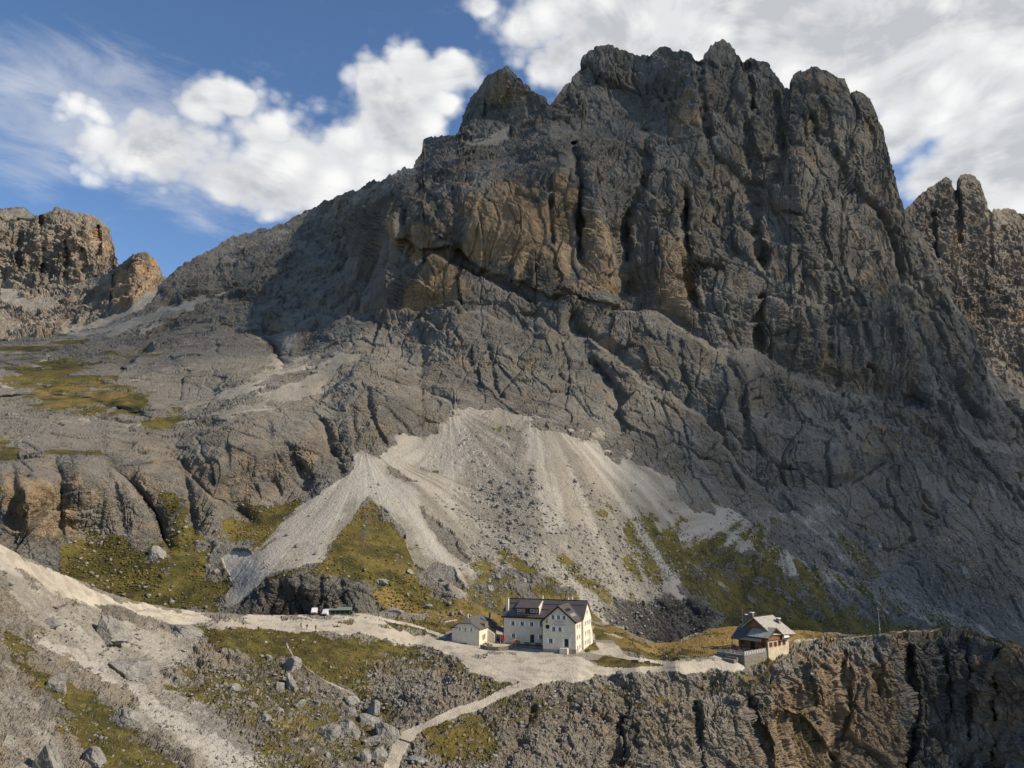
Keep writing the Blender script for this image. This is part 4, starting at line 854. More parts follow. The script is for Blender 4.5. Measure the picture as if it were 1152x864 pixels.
DRY_A = [([(660, 698), (722, 716), (740, 722), (790, 709), (830, 703), (900, 708), (985, 712), (900, 722), (838, 735), (760, 738), (690, 722)], 0.95, 8), ([(985, 712), (1060, 706), (1152, 728), (1320, 788), (1152, 742), (1060, 714)], 0.7, 8), ([(480, 690), (665, 696), (668, 715), (440, 700)], 0.5, 10), ([(820, 745), (880, 745), (870, 775), (800, 775)], 0.35, 12), ([(657, 741), (700, 737), (748, 748), (672, 750)], 0.25, 6), ([(370, 696), (480, 716), (420, 698)], 0.5, 8)]
def build_slope():
    du = 0.92 / RES
    bot = [(-170, 965), (1320, 965)]
    U, V = sheet_grid(TOP_A, bot, -110, 1260, du, int(330*RES), 0.0)
    sh = U.shape; u = U.ravel(); v = V.ravel()
    Y = F_A.Y(u, v)
    P0 = world_pts(u, v, Y)
    wob = fbm(P0, 14, 5, 0.62) * 2.2
    wob2 = fbm(P0, 24, 3, 0.5, off=9.0)
    uw = u + fbm(P0, 14, 4, 0.6, off=3.3) * 9; vw = v + fbm(P0, 14, 4, 0.6, off=6.1) * 7
    for pts, d, fall, wid in LEDGES_A:
        p = np.array(pts, float); lv = np.interp(uw, p[:, 0], p[:, 1]); ab = lv - vw
        end = sstep(uw, p[0, 0] - 10, p[0, 0] + 8) * (1 - sstep(uw, p[-1, 0] - 8, p[-1, 0] + 10))
        Y = Y + d * end * sstep(ab, -wid*0.5, wid*0.5) * np.exp(-np.maximum(ab, 0) / fall)
    for pts, d, wid in CLEFTS_A:
        Y = Y + d * np.exp(-(poly_near(uw, vw, pts, wid*4) / wid)**2)
    P = world_pts(u, v, Y).reshape(*sh, 3)
    grass = layer(u, v, GRASS_A, wob + wob2*0.7); road = layer(u, v, ROAD_A, wob*0.8)
    road = road * (1 - layer(u, v, [([(655, 740), (682, 736.5), (700, 738.5), (722, 742), (745, 748), (712, 750.5), (672, 749.5)], 1.0, 3), ([(650, 722), (668, 720), (674, 731), (660, 736)], 1.0, 3), ([(316, 694), (345, 695), (350, 698), (318, 698)], 0.8, 3), ([(372, 700), (384, 699), (386, 703), (376, 705)], 0.8, 3), ([(386, 697), (398, 698), (396, 703), (386, 702)], 0.8, 3)], wob*0.5))
    for pts, w, a in ROAD_LINES:
        road = np.maximum(road, a * (1 - sstep(poly_near(uw*0.3+u*0.7, vw*0.3+v*0.7, pts, w*3) + wob*w*0.35, w*0.6, w*1.0)))
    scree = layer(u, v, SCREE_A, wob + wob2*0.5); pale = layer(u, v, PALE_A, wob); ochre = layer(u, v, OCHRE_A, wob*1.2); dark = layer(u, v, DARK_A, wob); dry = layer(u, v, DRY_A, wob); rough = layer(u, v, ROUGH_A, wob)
    cliff = soft_poly(u, v, [(690, 805), (760, 790), (840, 785), (868, 740), (905, 728), (1000, 713), (1060, 708), (1152, 732), (1330, 790), (1330, 990), (660, 990)], 22, wob)
    shelf = np.maximum(soft_poly(u, v, [(500, 700), (680, 700), (720, 745), (830, 735), (900, 715), (905, 728), (870, 740), (840, 750), (660, 752), (560, 738), (500, 730)], 16, wob*0), road)
    nb = int(40*RES)
    P = add_back(P, nb, 70.0, 55.0)
    ext = lambda a: np.concatenate([np.repeat(a.reshape(sh)[:1], nb, 0), a.reshape(sh)], 0)
    grass, road, scree, pale, ochre, dark, rough, cliff, shelf, dry = map(ext, (grass, road, scree, pale, ochre, dark, rough, cliff, shelf, dry))
    grass = grass * (1 - 0.9*road); 
    N = grid_normals(blur(P, 5)); N = blur(N, 4); N /= np.linalg.norm(N, axis=2, keepdims=True)
    shp = P.shape[:2]; Q = P.reshape(-1, 3); cl = cliff.ravel()
    soft = np.clip(np.maximum.reduce([0.9*sstep(grass.ravel(), 0.3, 0.9), 0.8*sstep(scree.ravel(), 0.3, 0.9), 1.0*sstep(road.ravel(), 0.2, 0.6), shelf.ravel()]), 0, 1)
    soft = soft * (1 - cl)
    wv = np.stack([fbm(Q, 20, 2, off=2.0), fbm(Q, 20, 2, off=4.0), fbm(Q, 20, 2, off=8.0)], -1) * 5
    W = Q + wv
    d = 1.6 * fbm(W, 24, 3, 0.5, zs=2.4, billow=True) * cl + 0.5 * fbm(W, 10, 4, 0.55, zs=1.5, off=3.0, billow=True) * (0.55 + 0.45*cl)
    d += 1.2 * fbm(W, 8, 6, 0.62, off=5.0) * (1 - 0.3*cl)
    d += 0.9 * fbm(Q*np.array([0.35, 0.35, 1.0]), 4.0, 4, 0.55, off=12.0) * (0.35 + 0.65*cl)
    cv, ce = cells(W + wv*0.3, 5.5, 1.6, tilt=1.0); d += (cv - 0.5) * 1.1 - 0.4*(1 - sstep(ce, 0.0, 0.07))
    cv, ce = cells(W, 2.6, 1.6, 9.0, tilt=1.3); d += (cv - 0.5) * 1.05 - 0.4*(1 - sstep(ce, 0.0, 0.09))
    cv, ce = cells(Q + wv*0.15, 1.1, 1.2, 3.0, tilt=1.4); d += (cv - 0.5) * 0.55 - 0.22*(1 - sstep(ce, 0.0, 0.14))
    cv, ce = cells(W, 13.0, 2.6, 4.0, tilt=1.1); d += ((cv - 0.5) * 3.6 - 1.0*(1 - sstep(ce, 0.0, 0.05))) * cl
    cv, ce = cells(W, 6.0, 2.4, 14.0, tilt=1.2); d += ((cv - 0.5) * 1.8 - 0.6*(1 - sstep(ce, 0.0, 0.06))) * cl
    lean = fbm(Q, 40, 2, off=27.0) * 16 + Q[:, 0]*0.1
    for hgt, am, o_ in ((9.0, 1.5, 1.0), (3.6, 0.8, 4.0), (1.5, 0.35, 9.0)):
        t = (Q[:, 2] + lean)/hgt + o_ + 0.5*fbm(Q, hgt, 2, off=36.0 + o_); t = t - np.floor(t)
        d += am * (0.5 - 0.1*cl) * np.clip(0.5 + 1.5*fbm(Q, hgt*3, 2, off=30.0 + o_), 0, 1) * (t*sstep(1 - t, 0, 0.1) - 0.45)
    crest = np.broadcast_to(np.clip((np.arange(shp[0]) - nb) / (9.0*RES), 0, 1)[:, None], shp).ravel()
    d *= (1 - soft) * (0.25 + 0.75*crest)
    still = np.clip(np.maximum(sstep(road.ravel(), 0.2, 0.6), shelf.ravel()), 0, 1)*(1-cl)
    d += soft * (1 - 0.96*still) * (fbm(Q, 9, 4, 0.5, off=14.0) * 1.1 + fbm(Q, 1.6, 3, 0.6, off=15.0) * 0.28)
    d += soft * still * fbm(Q, 3.0, 4, 0.6, off=16.0) * 0.10
    cv, ce = cells(Q, 1.25, 0.9, 7.0)
    stones = np.where(cv > 0.70, (cv - 0.70)*2.4, 0) * sstep(ce, 0, 0.3)
    d += (1 - still) * (1 - cl) * (0.25 + 0.75*rough.ravel()) * stones * (1 - 0.6*pale.ravel())
    Q = Q + N.reshape(-1, 3) * d[:, None]
    o = mesh_from_grid('near_slope', Q.reshape(*shp, 3), [MAT_NEAR])
    vcol(o, 'cover', np.stack([grass, scree, ochre, pale], -1))
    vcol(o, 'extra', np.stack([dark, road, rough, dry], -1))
    vcol(o, 'grain', grain(Q, 2.2))
    o['kind'] = 'structure'
    G = Q.reshape(*shp, 3)[nb:]
    return o, (U, V, G, dict(grass=grass[nb:], scree=scree[nb:], rough=rough[nb:], road=road[nb:], cliff=cliff[nb:], shelf=shelf[nb:], dry=dry[nb:]))
# ------------------------------------------------------------------ building kit
def ground(u, v, G=None):
    """world point of the ground seen at a photo pixel"""
    U, V, X = (G or GRID)[:3]
    j = np.argmin((U[0] - u)**2); i = np.argmin((V[:, j] - v)**2)
    return Vector(X[i, j])

def flat_mat(name, col, var=0.25, scale=3.0, rough=0.85, metal=0.0, spec=0.2, streak=None):
    m, t, b = new_mat(name)
    tcn = t.node('ShaderNodeTexCoord'); P = tcn.outputs['Object']
    n = t.noise(P if streak is None else t.mapping(P, streak), scale, 5, 0.65)
    lo = tuple(c*(1-var) for c in col); hi = tuple(min(1, c*(1+var)) for c in col)
    t.l.new(t.mix(t.smooth(n, 0.3, 0.7), lo, hi), b.inputs['Base Color'])
    b.inputs['Roughness'].default_value = rough; b.inputs['Metallic'].default_value = metal
    b.inputs['Specular IOR Level'].default_value = spec
    bp = t.node('ShaderNodeBump'); bp.inputs['Strength'].default_value = 0.35; bp.inputs['Distance'].default_value = 0.03
    t.l.new(n, bp.inputs['Height']); t.l.new(bp.outputs[0], b.inputs['Normal'])
    return m

def banded_mat(name, col, col2, axis, period, rough=0.7, var=0.2, spec=0.25):
    """boards or roof courses: bands across one axis, weathered by noise"""
    m, t, b = new_mat(name)
    tcn = t.node('ShaderNodeTexCoord'); P = tcn.outputs['Object']
    sx = t.node('ShaderNodeSeparateXYZ'); t.l.new(P, sx.inputs[0])
    fr = t.math('FRACT', t.math('DIVIDE', sx.outputs[axis], period))
    line = t.smooth(t.math('ABSOLUTE', t.math('SUBTRACT', fr, 0.5)), 0.40, 0.48)
    n = t.noise(P, 1.6, 6, 0.65)
    base = t.mix(t.smooth(n, 0.3, 0.7), tuple(c*(1-var) for c in col), tuple(c*(1+var) for c in col))
    t.l.new(t.mix(t.math('MULTIPLY', line, 0.75), base, col2), b.inputs['Base Color'])
    b.inputs['Roughness'].default_value = rough; b.inputs['Specular IOR Level'].default_value = spec
    bp = t.node('ShaderNodeBump'); bp.inputs['Strength'].default_value = 0.5; bp.inputs['Distance'].default_value = 0.03
    t.l.new(t.math('SUBTRACT', 1.0, line), bp.inputs['Height']); t.l.new(bp.outputs[0], b.inputs['Normal'])
    return m

M = {}
def mats():
    M['plaster'] = flat_mat('cream_plaster', (0.66, 0.575, 0.44), 0.10, 0.5)
    M['tanplaster'] = flat_mat('weathered_tan_plaster', (0.47, 0.385, 0.265), 0.2, 0.6)
    M['plinth'] = flat_mat('stone_plinth', (0.34, 0.29, 0.23), 0.3, 1.5)
    M['roof'] = banded_mat('brown_metal_roof', (0.085, 0.074, 0.068), (0.045, 0.04, 0.038), 'X', 0.6, 0.42, 0.15, 0.5)
    M['shingle'] = banded_mat('grey_shingle_roof', (0.34, 0.315, 0.275), (0.16, 0.15, 0.135), 'Z', 0.22, 0.95, 0.3, 0.05)
    M['slate'] = banded_mat('slate_grey_roof', (0.105, 0.10, 0.097), (0.06, 0.06, 0.06), 'Z', 0.3, 0.7, 0.2, 0.15)
    M['fascia'] = flat_mat('dark_fascia', (0.030, 0.024, 0.020), 0.2, 2.0)
    M['glass'] = flat_mat('window_glass', (0.020, 0.022, 0.026), 0.3, 1.0, 0.12, 0, 0.6)
    M['palepanel'] = flat_mat('pale_rail_panel', (0.34, 0.33, 0.31), 0.15, 2.0)
    M['white'] = flat_mat('white_paint', (0.80, 0.78, 0.72), 0.06, 2.0, 0.6)
    M['blueshut'] = flat_mat('blue_grey_shutter', (0.32, 0.34, 0.40), 0.12, 2.0)
    M['redshut'] = flat_mat('red_brown_shutter', (0.20, 0.060, 0.030), 0.2, 2.0)
    M['larch'] = banded_mat('larch_boards', (0.21, 0.10, 0.045), (0.06, 0.03, 0.015), 'X', 0.35, 0.8, 0.35)
    M['larchy'] = banded_mat('larch_side_boards', (0.23, 0.11, 0.05), (0.06, 0.03, 0.015), 'Y', 0.35, 0.8, 0.35)
    M['oldwood'] = flat_mat('weathered_wood', (0.16, 0.125, 0.09), 0.35, 3.0, 0.9, streak=(1, 1, 6))
    M['darkwood'] = flat_mat('dark_wood', (0.055, 0.036, 0.025), 0.35, 3.0)
    M['greywood'] = flat_mat('silver_grey_wood', (0.36, 0.34, 0.31), 0.25, 3.0)
    M['stone'] = flat_mat('dry_stone', (0.17, 0.148, 0.118), 0.5, 2.2)
    M['paving'] = flat_mat('terrace_paving', (0.33, 0.30, 0.26), 0.3, 1.2)
    M['red'] = flat_mat('red_canvas', (0.42, 0.025, 0.030), 0.2, 3.0)
    M['rust'] = flat_mat('rust_orange_canvas', (0.42, 0.135, 0.055), 0.2, 2.0)
    M['steel'] = flat_mat('galvanised_steel', (0.48, 0.48, 0.48), 0.15, 3.0, 0.4, 0.7)
    M['black'] = flat_mat('black_iron', (0.018, 0.018, 0.018), 0.2, 2.0, 0.6)
    M['tyre'] = flat_mat('tyre_rubber', (0.02, 0.02, 0.02), 0.2, 4.0)
    M['vanpaint'] = flat_mat('white_car_paint', (0.62, 0.62, 0.61), 0.04, 1.0, 0.25, 0, 0.6)
    M['greenroof'] = banded_mat('green_sheet_roof', (0.17, 0.21, 0.18), (0.07, 0.11, 0.085), 'X', 0.5, 0.5, 0.15, 0.4)
    M['greenwall'] = flat_mat('dark_green_boards', (0.022, 0.032, 0.022), 0.3, 2.0)
    M['skin'] = flat_mat('skin', (0.50, 0.30, 0.20), 0.08, 6.0)
    M['leaf'] = flat_mat('shrub_leaf', (0.060, 0.060, 0.020), 0.4, 5.0)
    M['ink'] = flat_mat('dark_lettering', (0.16, 0.13, 0.12), 0.1, 2.0)
    M['orange'] = flat_mat('amber_lamp_plastic', (0.55, 0.20, 0.03), 0.1, 2.0, 0.4)

def empty(name, loc, rz=0.0, label=None, cat=None, group=None, scale=1.0):
    o = bpy.data.objects.new(name, None); COL.objects.link(o)
    o.empty_display_size = 0.3
    o.location = loc; o.rotation_euler = (0, 0, rz); o.scale = (scale,)*3
    return tag(o, label, cat, group)

def tag(o, label=None, cat=None, group=None, kind=None):
    for k, val in (('label', label), ('category', cat), ('group', group), ('kind', kind)):
        if val: o[k] = val
    return o

def copy_tree(o, parent=None):
    c = o.copy(); COL.objects.link(c); c.parent = parent
    for ch in list(o.children): copy_tree(ch, c)
    return c

class MB:
    """collects solids in local coordinates and links them as ONE mesh object"""
    def __init__(self): self.v = []; self.f = []
    def add(self, vs, fs):
        n = len(self.v); self.v += [tuple(p) for p in vs]; self.f += [tuple(i+n for i in f) for f in fs]; return self
    def box(self, x0, x1, y0, y1, z0, z1):
        vs = [(x, y, z) for z in (z0, z1) for y in (y0, y1) for x in (x0, x1)]
        return self.add(vs, [(0, 2, 3, 1), (4, 5, 7, 6), (0, 1, 5, 4), (2, 6, 7, 3), (0, 4, 6, 2), (1, 3, 7, 5)])
    def prism(self, poly, axis, a, b):
        """extrude a polygon given in the two other axes along axis from a to b"""
        n = len(poly); vs = []
        for t in (a, b):
            for p, q in poly:
                vs.append({'x': (t, p, q), 'y': (p, t, q), 'z': (p, q, t)}[axis])
        fs = [tuple(range(n))[::-1], tuple(range(n, 2*n))] + [(i, (i+1) % n, n+(i+1) % n, n+i) for i in range(n)]
        return self.add(vs, fs)
    def slab(self, quad, th):
        """a sheet through four points, th thick, hanging below them"""
        q = [Vector(p) for p in quad]; n = (q[1]-q[0]).cross(q[3]-q[0]).normalized()
        if n.z < 0: n = -n
        return self.add(q + [p - n*th for p in q], [(0, 1, 2, 3), (7, 6, 5, 4)] + [(i, 4+i, 4+(i+1) % 4, (i+1) % 4) for i in range(4)])
    def tube(self, p0, p1, r0, r1=None, n=8):
        r1 = r0 if r1 is None else r1
        a = Vector(p0); b = Vector(p1); d = (b-a).normalized()
        s = d.orthogonal().normalized(); w = d.cross(s)
        vs = [c + (s*math.cos(2*math.pi*i/n) + w*math.sin(2*math.pi*i/n))*r for c, r in ((a, r0), (b, r1)) for i in range(n)]
        return self.add(vs, [tuple(range(n))[::-1], tuple(range(n, 2*n))] + [(i, (i+1) % n, n+(i+1) % n, n+i) for i in range(n)])
    def lathe(self, prof, n=10, c=(0, 0, 0)):
        vs = [(c[0] + r*math.cos(2*math.pi*i/n), c[1] + r*math.sin(2*math.pi*i/n), c[2] + z) for r, z in prof for i in range(n)]
        m = len(prof)
        fs = [(k*n+i, k*n+(i+1) % n, (k+1)*n+(i+1) % n, (k+1)*n+i) for k in range(m-1) for i in range(n)]
        return self.add(vs, fs + [tuple(range(n))[::-1], tuple(range((m-1)*n, m*n))])
    def blob(self, c, r, seed=0, rough=0.25, sub=2):
        bm = bmesh.new(); bmesh.ops.create_icosphere(bm, subdivisions=sub, radius=1.0)
        rs = random.Random(seed)
        vs = [(c[0] + p.co.x*r[0]*(1+rs.uniform(-rough, rough)), c[1] + p.co.y*r[1]*(1+rs.uniform(-rough, rough)), c[2] + p.co.z*r[2]*(1+rs.uniform(-rough, rough))) for p in bm.verts]
        fs = [tuple(x.index for x in f.verts) for f in bm.faces]; bm.free()
        return self.add(vs, fs)
    def build(self, name, mat, parent=None, smooth=False, label=None, bevel=0.0):
        me = bpy.data.meshes.new(name); me.from_pydata(self.v, [], self.f)
        bm = bmesh.new(); bm.from_mesh(me); bmesh.ops.recalc_face_normals(bm, faces=bm.faces)
        if bevel: bmesh.ops.bevel(bm, geom=list(bm.edges), offset=bevel, segments=1, affect='EDGES', clamp_overlap=True)
        bm.to_mesh(me); bm.free()
        if smooth: me.polygons.foreach_set('use_smooth', [True]*len(me.polygons))
        me.materials.append(mat)
        o = bpy.data.objects.new(name, me); COL.objects.link(o); o.parent = parent
        if label: o['label'] = label
        return o

def window(parent, c, w, h, face, shutters=None, frame='white', sill=True, name='window'):
    """a window on a wall: face 'f' looks along -y, 'r' along +x, 'l' along -x; c = centre on the wall plane"""
    def place(mb, a0, a1, d0, d1, z0, z1):     # a along the wall, d out of the wall
        if face == 'f': mb.box(c[0]+a0, c[0]+a1, c[1]-d1, c[1]-d0, c[2]+z0, c[2]+z1)
        elif face == 'r': mb.box(c[0]+d0, c[0]+d1, c[1]+a0, c[1]+a1, c[2]+z0, c[2]+z1)
        else: mb.box(c[0]-d1, c[0]-d0, c[1]+a0, c[1]+a1, c[2]+z0, c[2]+z1)
        return mb
    f = MB(); t = 0.09
    place(f, -w/2, w/2, -0.05, 0.06, h/2-t, h/2); place(f, -w/2, w/2, -0.05, 0.06, -h/2, -h/2+t)
    place(f, -w/2, -w/2+t, -0.05, 0.06, -h/2+t, h/2-t); place(f, w/2-t, w/2, -0.05, 0.06, -h/2+t, h/2-t)
    place(f, -0.035, 0.035, -0.05, 0.045, -h/2+t, h/2-t)
    wo = f.build(name, M[frame], parent)
    place(MB(), -w/2+t*0.9, w/2-t*0.9, -0.04, 0.015, -h/2+t*0.9, h/2-t*0.9).build('pane', M['glass'], wo)
    if sill: place(MB(), -w/2-0.08, w/2+0.08, -0.05, 0.14, -h/2-0.09, -h/2-0.002).build('sill', M['plinth'], wo)
    if shutters:
        for sgn in (-1, 1):
            a = sgn*(w/2 + w*0.26)
            place(MB(), a-w*0.235, a+w*0.235, 0.005, 0.055, -h/2, h/2).build('shutter', M[shutters], wo)
    return wo
# ------------------------------------------------------------------ the huts
def poly_slab(mb, pts, th):
    q = [Vector(p) for p in pts]; n = (q[1]-q[0]).cross(q[2]-q[0]).normalized()
    if n.z < 0: n = -n
    k = len(q)
    mb.add(q + [p - n*th for p in q], [tuple(range(k)), tuple(range(k, 2*k))[::-1]] + [(i, k+i, k+(i+1) % k, (i+1) % k) for i in range(k)])
    return mb

def lettering(text, size, c, parent, name='lettering'):
    cu = bpy.data.curves.new(name, 'FONT'); cu.body = text; cu.size = size; cu.align_x = 'CENTER'; cu.extrude = 0.02; cu.space_character = 1.25
    tmp = bpy.data.objects.new(name, cu); COL.objects.link(tmp)
    bpy.context.view_layer.update()
    me = bpy.data.meshes.new_from_object(tmp.evaluated_get(bpy.context.evaluated_depsgraph_get()))
    bpy.data.objects.remove(tmp); bpy.data.curves.remove(cu)
    o = bpy.data.objects.new(name, me); COL.objects.link(o); me.materials.clear(); me.materials.append(M['ink'])
    o.parent = parent; o.location = c; o.rotation_euler = (R(90), 0, 0)
    return o

def at_px(u, v, Y):
    p = world_pts(np.array([u]), np.array([v]), np.array([float(Y)]))[0]
    return Vector(p)

def main_hut():
    h = empty('mountain_hut', at_px(647.9, 733.6, 237), R(-20), 'large cream mountain hut of two wings under a steep brown roof, four storeys', 'mountain hut')
    e, rz, s = 9.2, 13.7, 0.9
    mb = MB().prism([(7, -3), (17, -3), (17, e), (12, rz), (7, e)], 'x', -26, 0.6); main = mb.build('wall', M['plaster'], h)
    we, wr = 8.7, 13.1; ws = (wr-we)/5.25
    MB().prism([(-10.5, -3), (0, -3), (0, we), (-5.25, wr), (-10.5, we)], 'y', 0, 8.5).build('wall', M['plaster'], h)
    # splayed buttress at the back of the lit end
    MB().prism([(14.6, -3), (18.6, -3), (17.05, 5.0), (14.6, 5.0)], 'x', -0.4, 0.85).build('buttress', M['plaster'], h)
    zt = lambda y: e + 0.30 + s*(y-7)
    r = MB()
    r.slab([(-26.6, 6.3, zt(6.3)), (0.95, 6.3, zt(6.3)), (0.95, 12, zt(12)), (-26.6, 12, zt(12))], 0.24)
    r.slab([(-26.6, 17.7, zt(6.3)), (-26.6, 12.002, zt(12)), (0.95, 12.002, zt(12)), (0.95, 17.7, zt(6.3))], 0.24)
    roof = r.build('roof', M['roof'], h)
    MB().tube((-26.5, 12, zt(12)+0.05), (0.9, 12, zt(12)+0.05), 0.13).build('ridge_cap', M['fascia'], roof)
    for y in (8.7, 10.4):
        g = MB().tube((-26.3, y, zt(y)+0.22), (-11.0 if y < 9 else 0.6, y, zt(y)+0.22), 0.06, n=6)
        for k in range(12): g.box(-25.9+k*1.3, -25.8+k*1.3, y-0.05, y+0.05, zt(y)-0.1, zt(y)+0.24)
        g.build('snow_guard', M['fascia'], roof)
    MB().box(-26.6, -10.9, 6.18, 6.29, zt(6.3)-0.42, zt(6.3)-0.02).build('gutter', M['fascia'], roof)
    wt_ = lambda x: we + 0.28 + ws*(5.25 - abs(x+5.25))
    r = MB()
    r.slab([(-11.2, -0.7, wt_(-11.2)), (-5.25, -0.7, wt_(-5.25)), (-5.25, 11.2, wt_(-5.25)), (-11.2, 11.2, wt_(-11.2))], 0.22)
    r.slab([(-5.248, -0.7, wt_(-5.25)), (0.52, -0.7, wt_(0.52)), (0.52, 11.2, wt_(0.52)), (-5.248, 11.2, wt_(-5.25))], 0.22)
    wroof = r.build('roof', M['roof'], h)
    for sg in (-1, 1):   # dark barge boards of the gable
        xe = -5.25 + sg*5.9
        MB().slab([(xe, -0.82, wt_(xe)+0.05), (-5.25, -0.82, wt_(-5.25)+0.05), (-5.25, -0.71, wt_(-5.25)+0.05), (xe, -0.71, wt_(xe)+0.05)], 0.45).build('barge_board', M['fascia'], wroof)
    for x in (-3.4, -1.7):
        MB().slab([(x-0.45, 1.2, wt_(x-0.45)+0.07), (x+0.45, 1.2, wt_(x+0.45)+0.07), (x+0.45, 6.2, wt_(x+0.45)+0.07), (x-0.45, 6.2, wt_(x-0.45)+0.07)], 0.1).build('roof_window', M['glass'] if x < -2 else M['steel'], wroof)
    MB().tube((0.35, -0.5, wt_(0.4)+0.2), (0.35, 6.6, wt_(0.4)+0.2), 0.06, n=6).build('snow_guard', M['fascia'], wroof)
    # broad dormer with a strip of windows
    d = empty('dormer', (0, 0, 0)); d.parent = h
    MB().prism([(7.15, 9.3), (7.15, 11.9), (11.9, 13.75), (11.9, 13.2)], 'x', -21.4, -13.9).build('cheek', M['plaster'], d)
    MB().box(-21.3, -14.0, 7.08, 7.16, 9.75, 11.85).build('front', M['darkwood'], d)
    MB().slab([(-21.8, 6.5, 11.75), (-14.2, 6.5, 11.75), (-14.2, 12.05, 13.98), (-21.8, 12.05, 13.98)], 0.16).build('dormer_roof', M['roof'], d)
    for x in (-20.6, -19.3, -16.3, -15.0): window(d, (x, 7.08, 10.75), 1.05, 0.95, 'f', None, 'white', False)
    # chimneys
    for (x, y, z0, z1, w) in ((-25.2, 8.4, 9.8, 14.4, 0.42), (-14.6, 12.6, 13.0, 15.0, 0.30), (-5.9, 12.4, 13.0, 14.9, 0.42), (-4.6, 13.0, 13.0, 15.2, 0.26)):
        c = MB().box(x-w, x+w, y-w, y+w, z0, z1).build('chimney', M['plaster'], roof)
        MB().box(x-w-0.12, x+w+0.12, y-w-0.12, y+w+0.12, z1+0.003, z1+0.14).build('chimney_cap', M['steel'], c)
    MB().tube((-18.2, 12.3, 13.4), (-18.2, 12.3, 16.2), 0.07, 0.04, 6).tube((-18.7, 12.3, 15.6), (-17.7, 12.3, 15.6), 0.03, n=5).build('antenna', M['steel'], roof)
    # windows: recessed front, wing gable, lit end walls
    for x in (-22.8, -19.6, -16.4, -13.2): window(h, (x, 7, 6.7), 1.15, 1.4, 'f', 'white')
    for x in (-22.6, -13.4, -11.8): window(h, (x, 7, 2.9), 1.1, 1.4, 'f', 'white')
    dr = MB().box(-16.9, -15.6, 6.93, 7.01, 1.0, 3.5).build('door', M['darkwood'], h)
    MB().tube((-15.85, 6.88, 2.1), (-15.85, 6.88, 2.4), 0.03, n=6).build('handle', M['steel'], dr)
    for x in (-7.1, -5.35, -3.6): window(h, (x, 0, 9.9), 1.0, 1.35, 'f', 'white')
    for x in (-6.9, -4.9): window(h, (x, 0, 6.4), 1.1, 1.35, 'f', 'white')
    window(h, (-7.9, 0, 2.9), 1.25, 1.4, 'f', 'white')
    window(h, (-2.9, 0, 2.5), 1.3, 2.3, 'f', 'white', 'darkwood', False, 'balcony_window')
    for y in (2.0, 4.6):
        for z in (7.2, 4.0, 1.0): window(h, (0, y, z), 0.85, 1.3, 'r', 'blueshut')
    for y in (9.6, 12.6, 15.2):
        for z in (7.4, 4.4, 1.6): window(h, (0.6, y, z), 0.85, 1.3, 'r', 'blueshut')
    window(h, (0.6, 12, 10.6), 0.85, 1.2, 'r', 'blueshut')
    # writing, round crest and painted figure on the gable
    lettering('RIFUGIO', 0.62, (-5.1, -0.03, 8.35), h); lettering('VAJOLET', 0.80, (-4.9, -0.03, 7.5), h)
    MB().lathe([(0.02, 0), (0.62, 0), (0.62, 0.08), (0.02, 0.08)], 20).build('crest', M['black'], h)
    cr = [c for c in h.children if c.name.startswith('crest')][0]; cr.rotation_euler = (R(90), 0, 0); cr.location = (-8.9, -0.02, 7.0)
    f = MB().lathe([(0.02, 0), (0.18, 0), (0.18, 0.03), (0.02, 0.03)], 10, (0, 0.55, 0)).prism([(-0.24, -0.6), (0.26, -0.5), (0.18, 0.3), (-0.16, 0.36)], 'z', 0, 0.03).build('painted_figure', M['oldwood'], h)
    f.rotation_euler = (R(90), 0, 0); f.location = (-9.1, -0.012, 8.6)
    # plinth and steps
    MB().box(-2.2, 0.06, -0.07, 3.0, -3, 0.75).build('plinth', M['plinth'], h)
    MB().box(-4.7, -2.25, -1.5, -0.003, -3, 1.05).build('landing', M['plaster'], h)
    MB().box(-10.56, -4.75, -0.06, 0.5, -3, 0.5).build('plinth', M['plinth'], h)
    MB().tube((-10.65, -0.05, 0), (-10.65, -0.05, 8.6), 0.09, n=6).build('downpipe', M['fascia'], h)
    MB().tube((-26.1, 6.9, 0), (-26.1, 6.9, 9.0), 0.09, n=6).build('downpipe', M['fascia'], h)
    MB().tube((0.1, 6.9, 0), (0.1, 6.9, 8.6), 0.08, n=6).build('downpipe', M['greywood'], h)
    # sunken terrace before the recessed front
    MB().box(-22.5, -10.6, 2.6, 6.95, -3, 0.55).build('terrace', M['stone'], h)
    return h

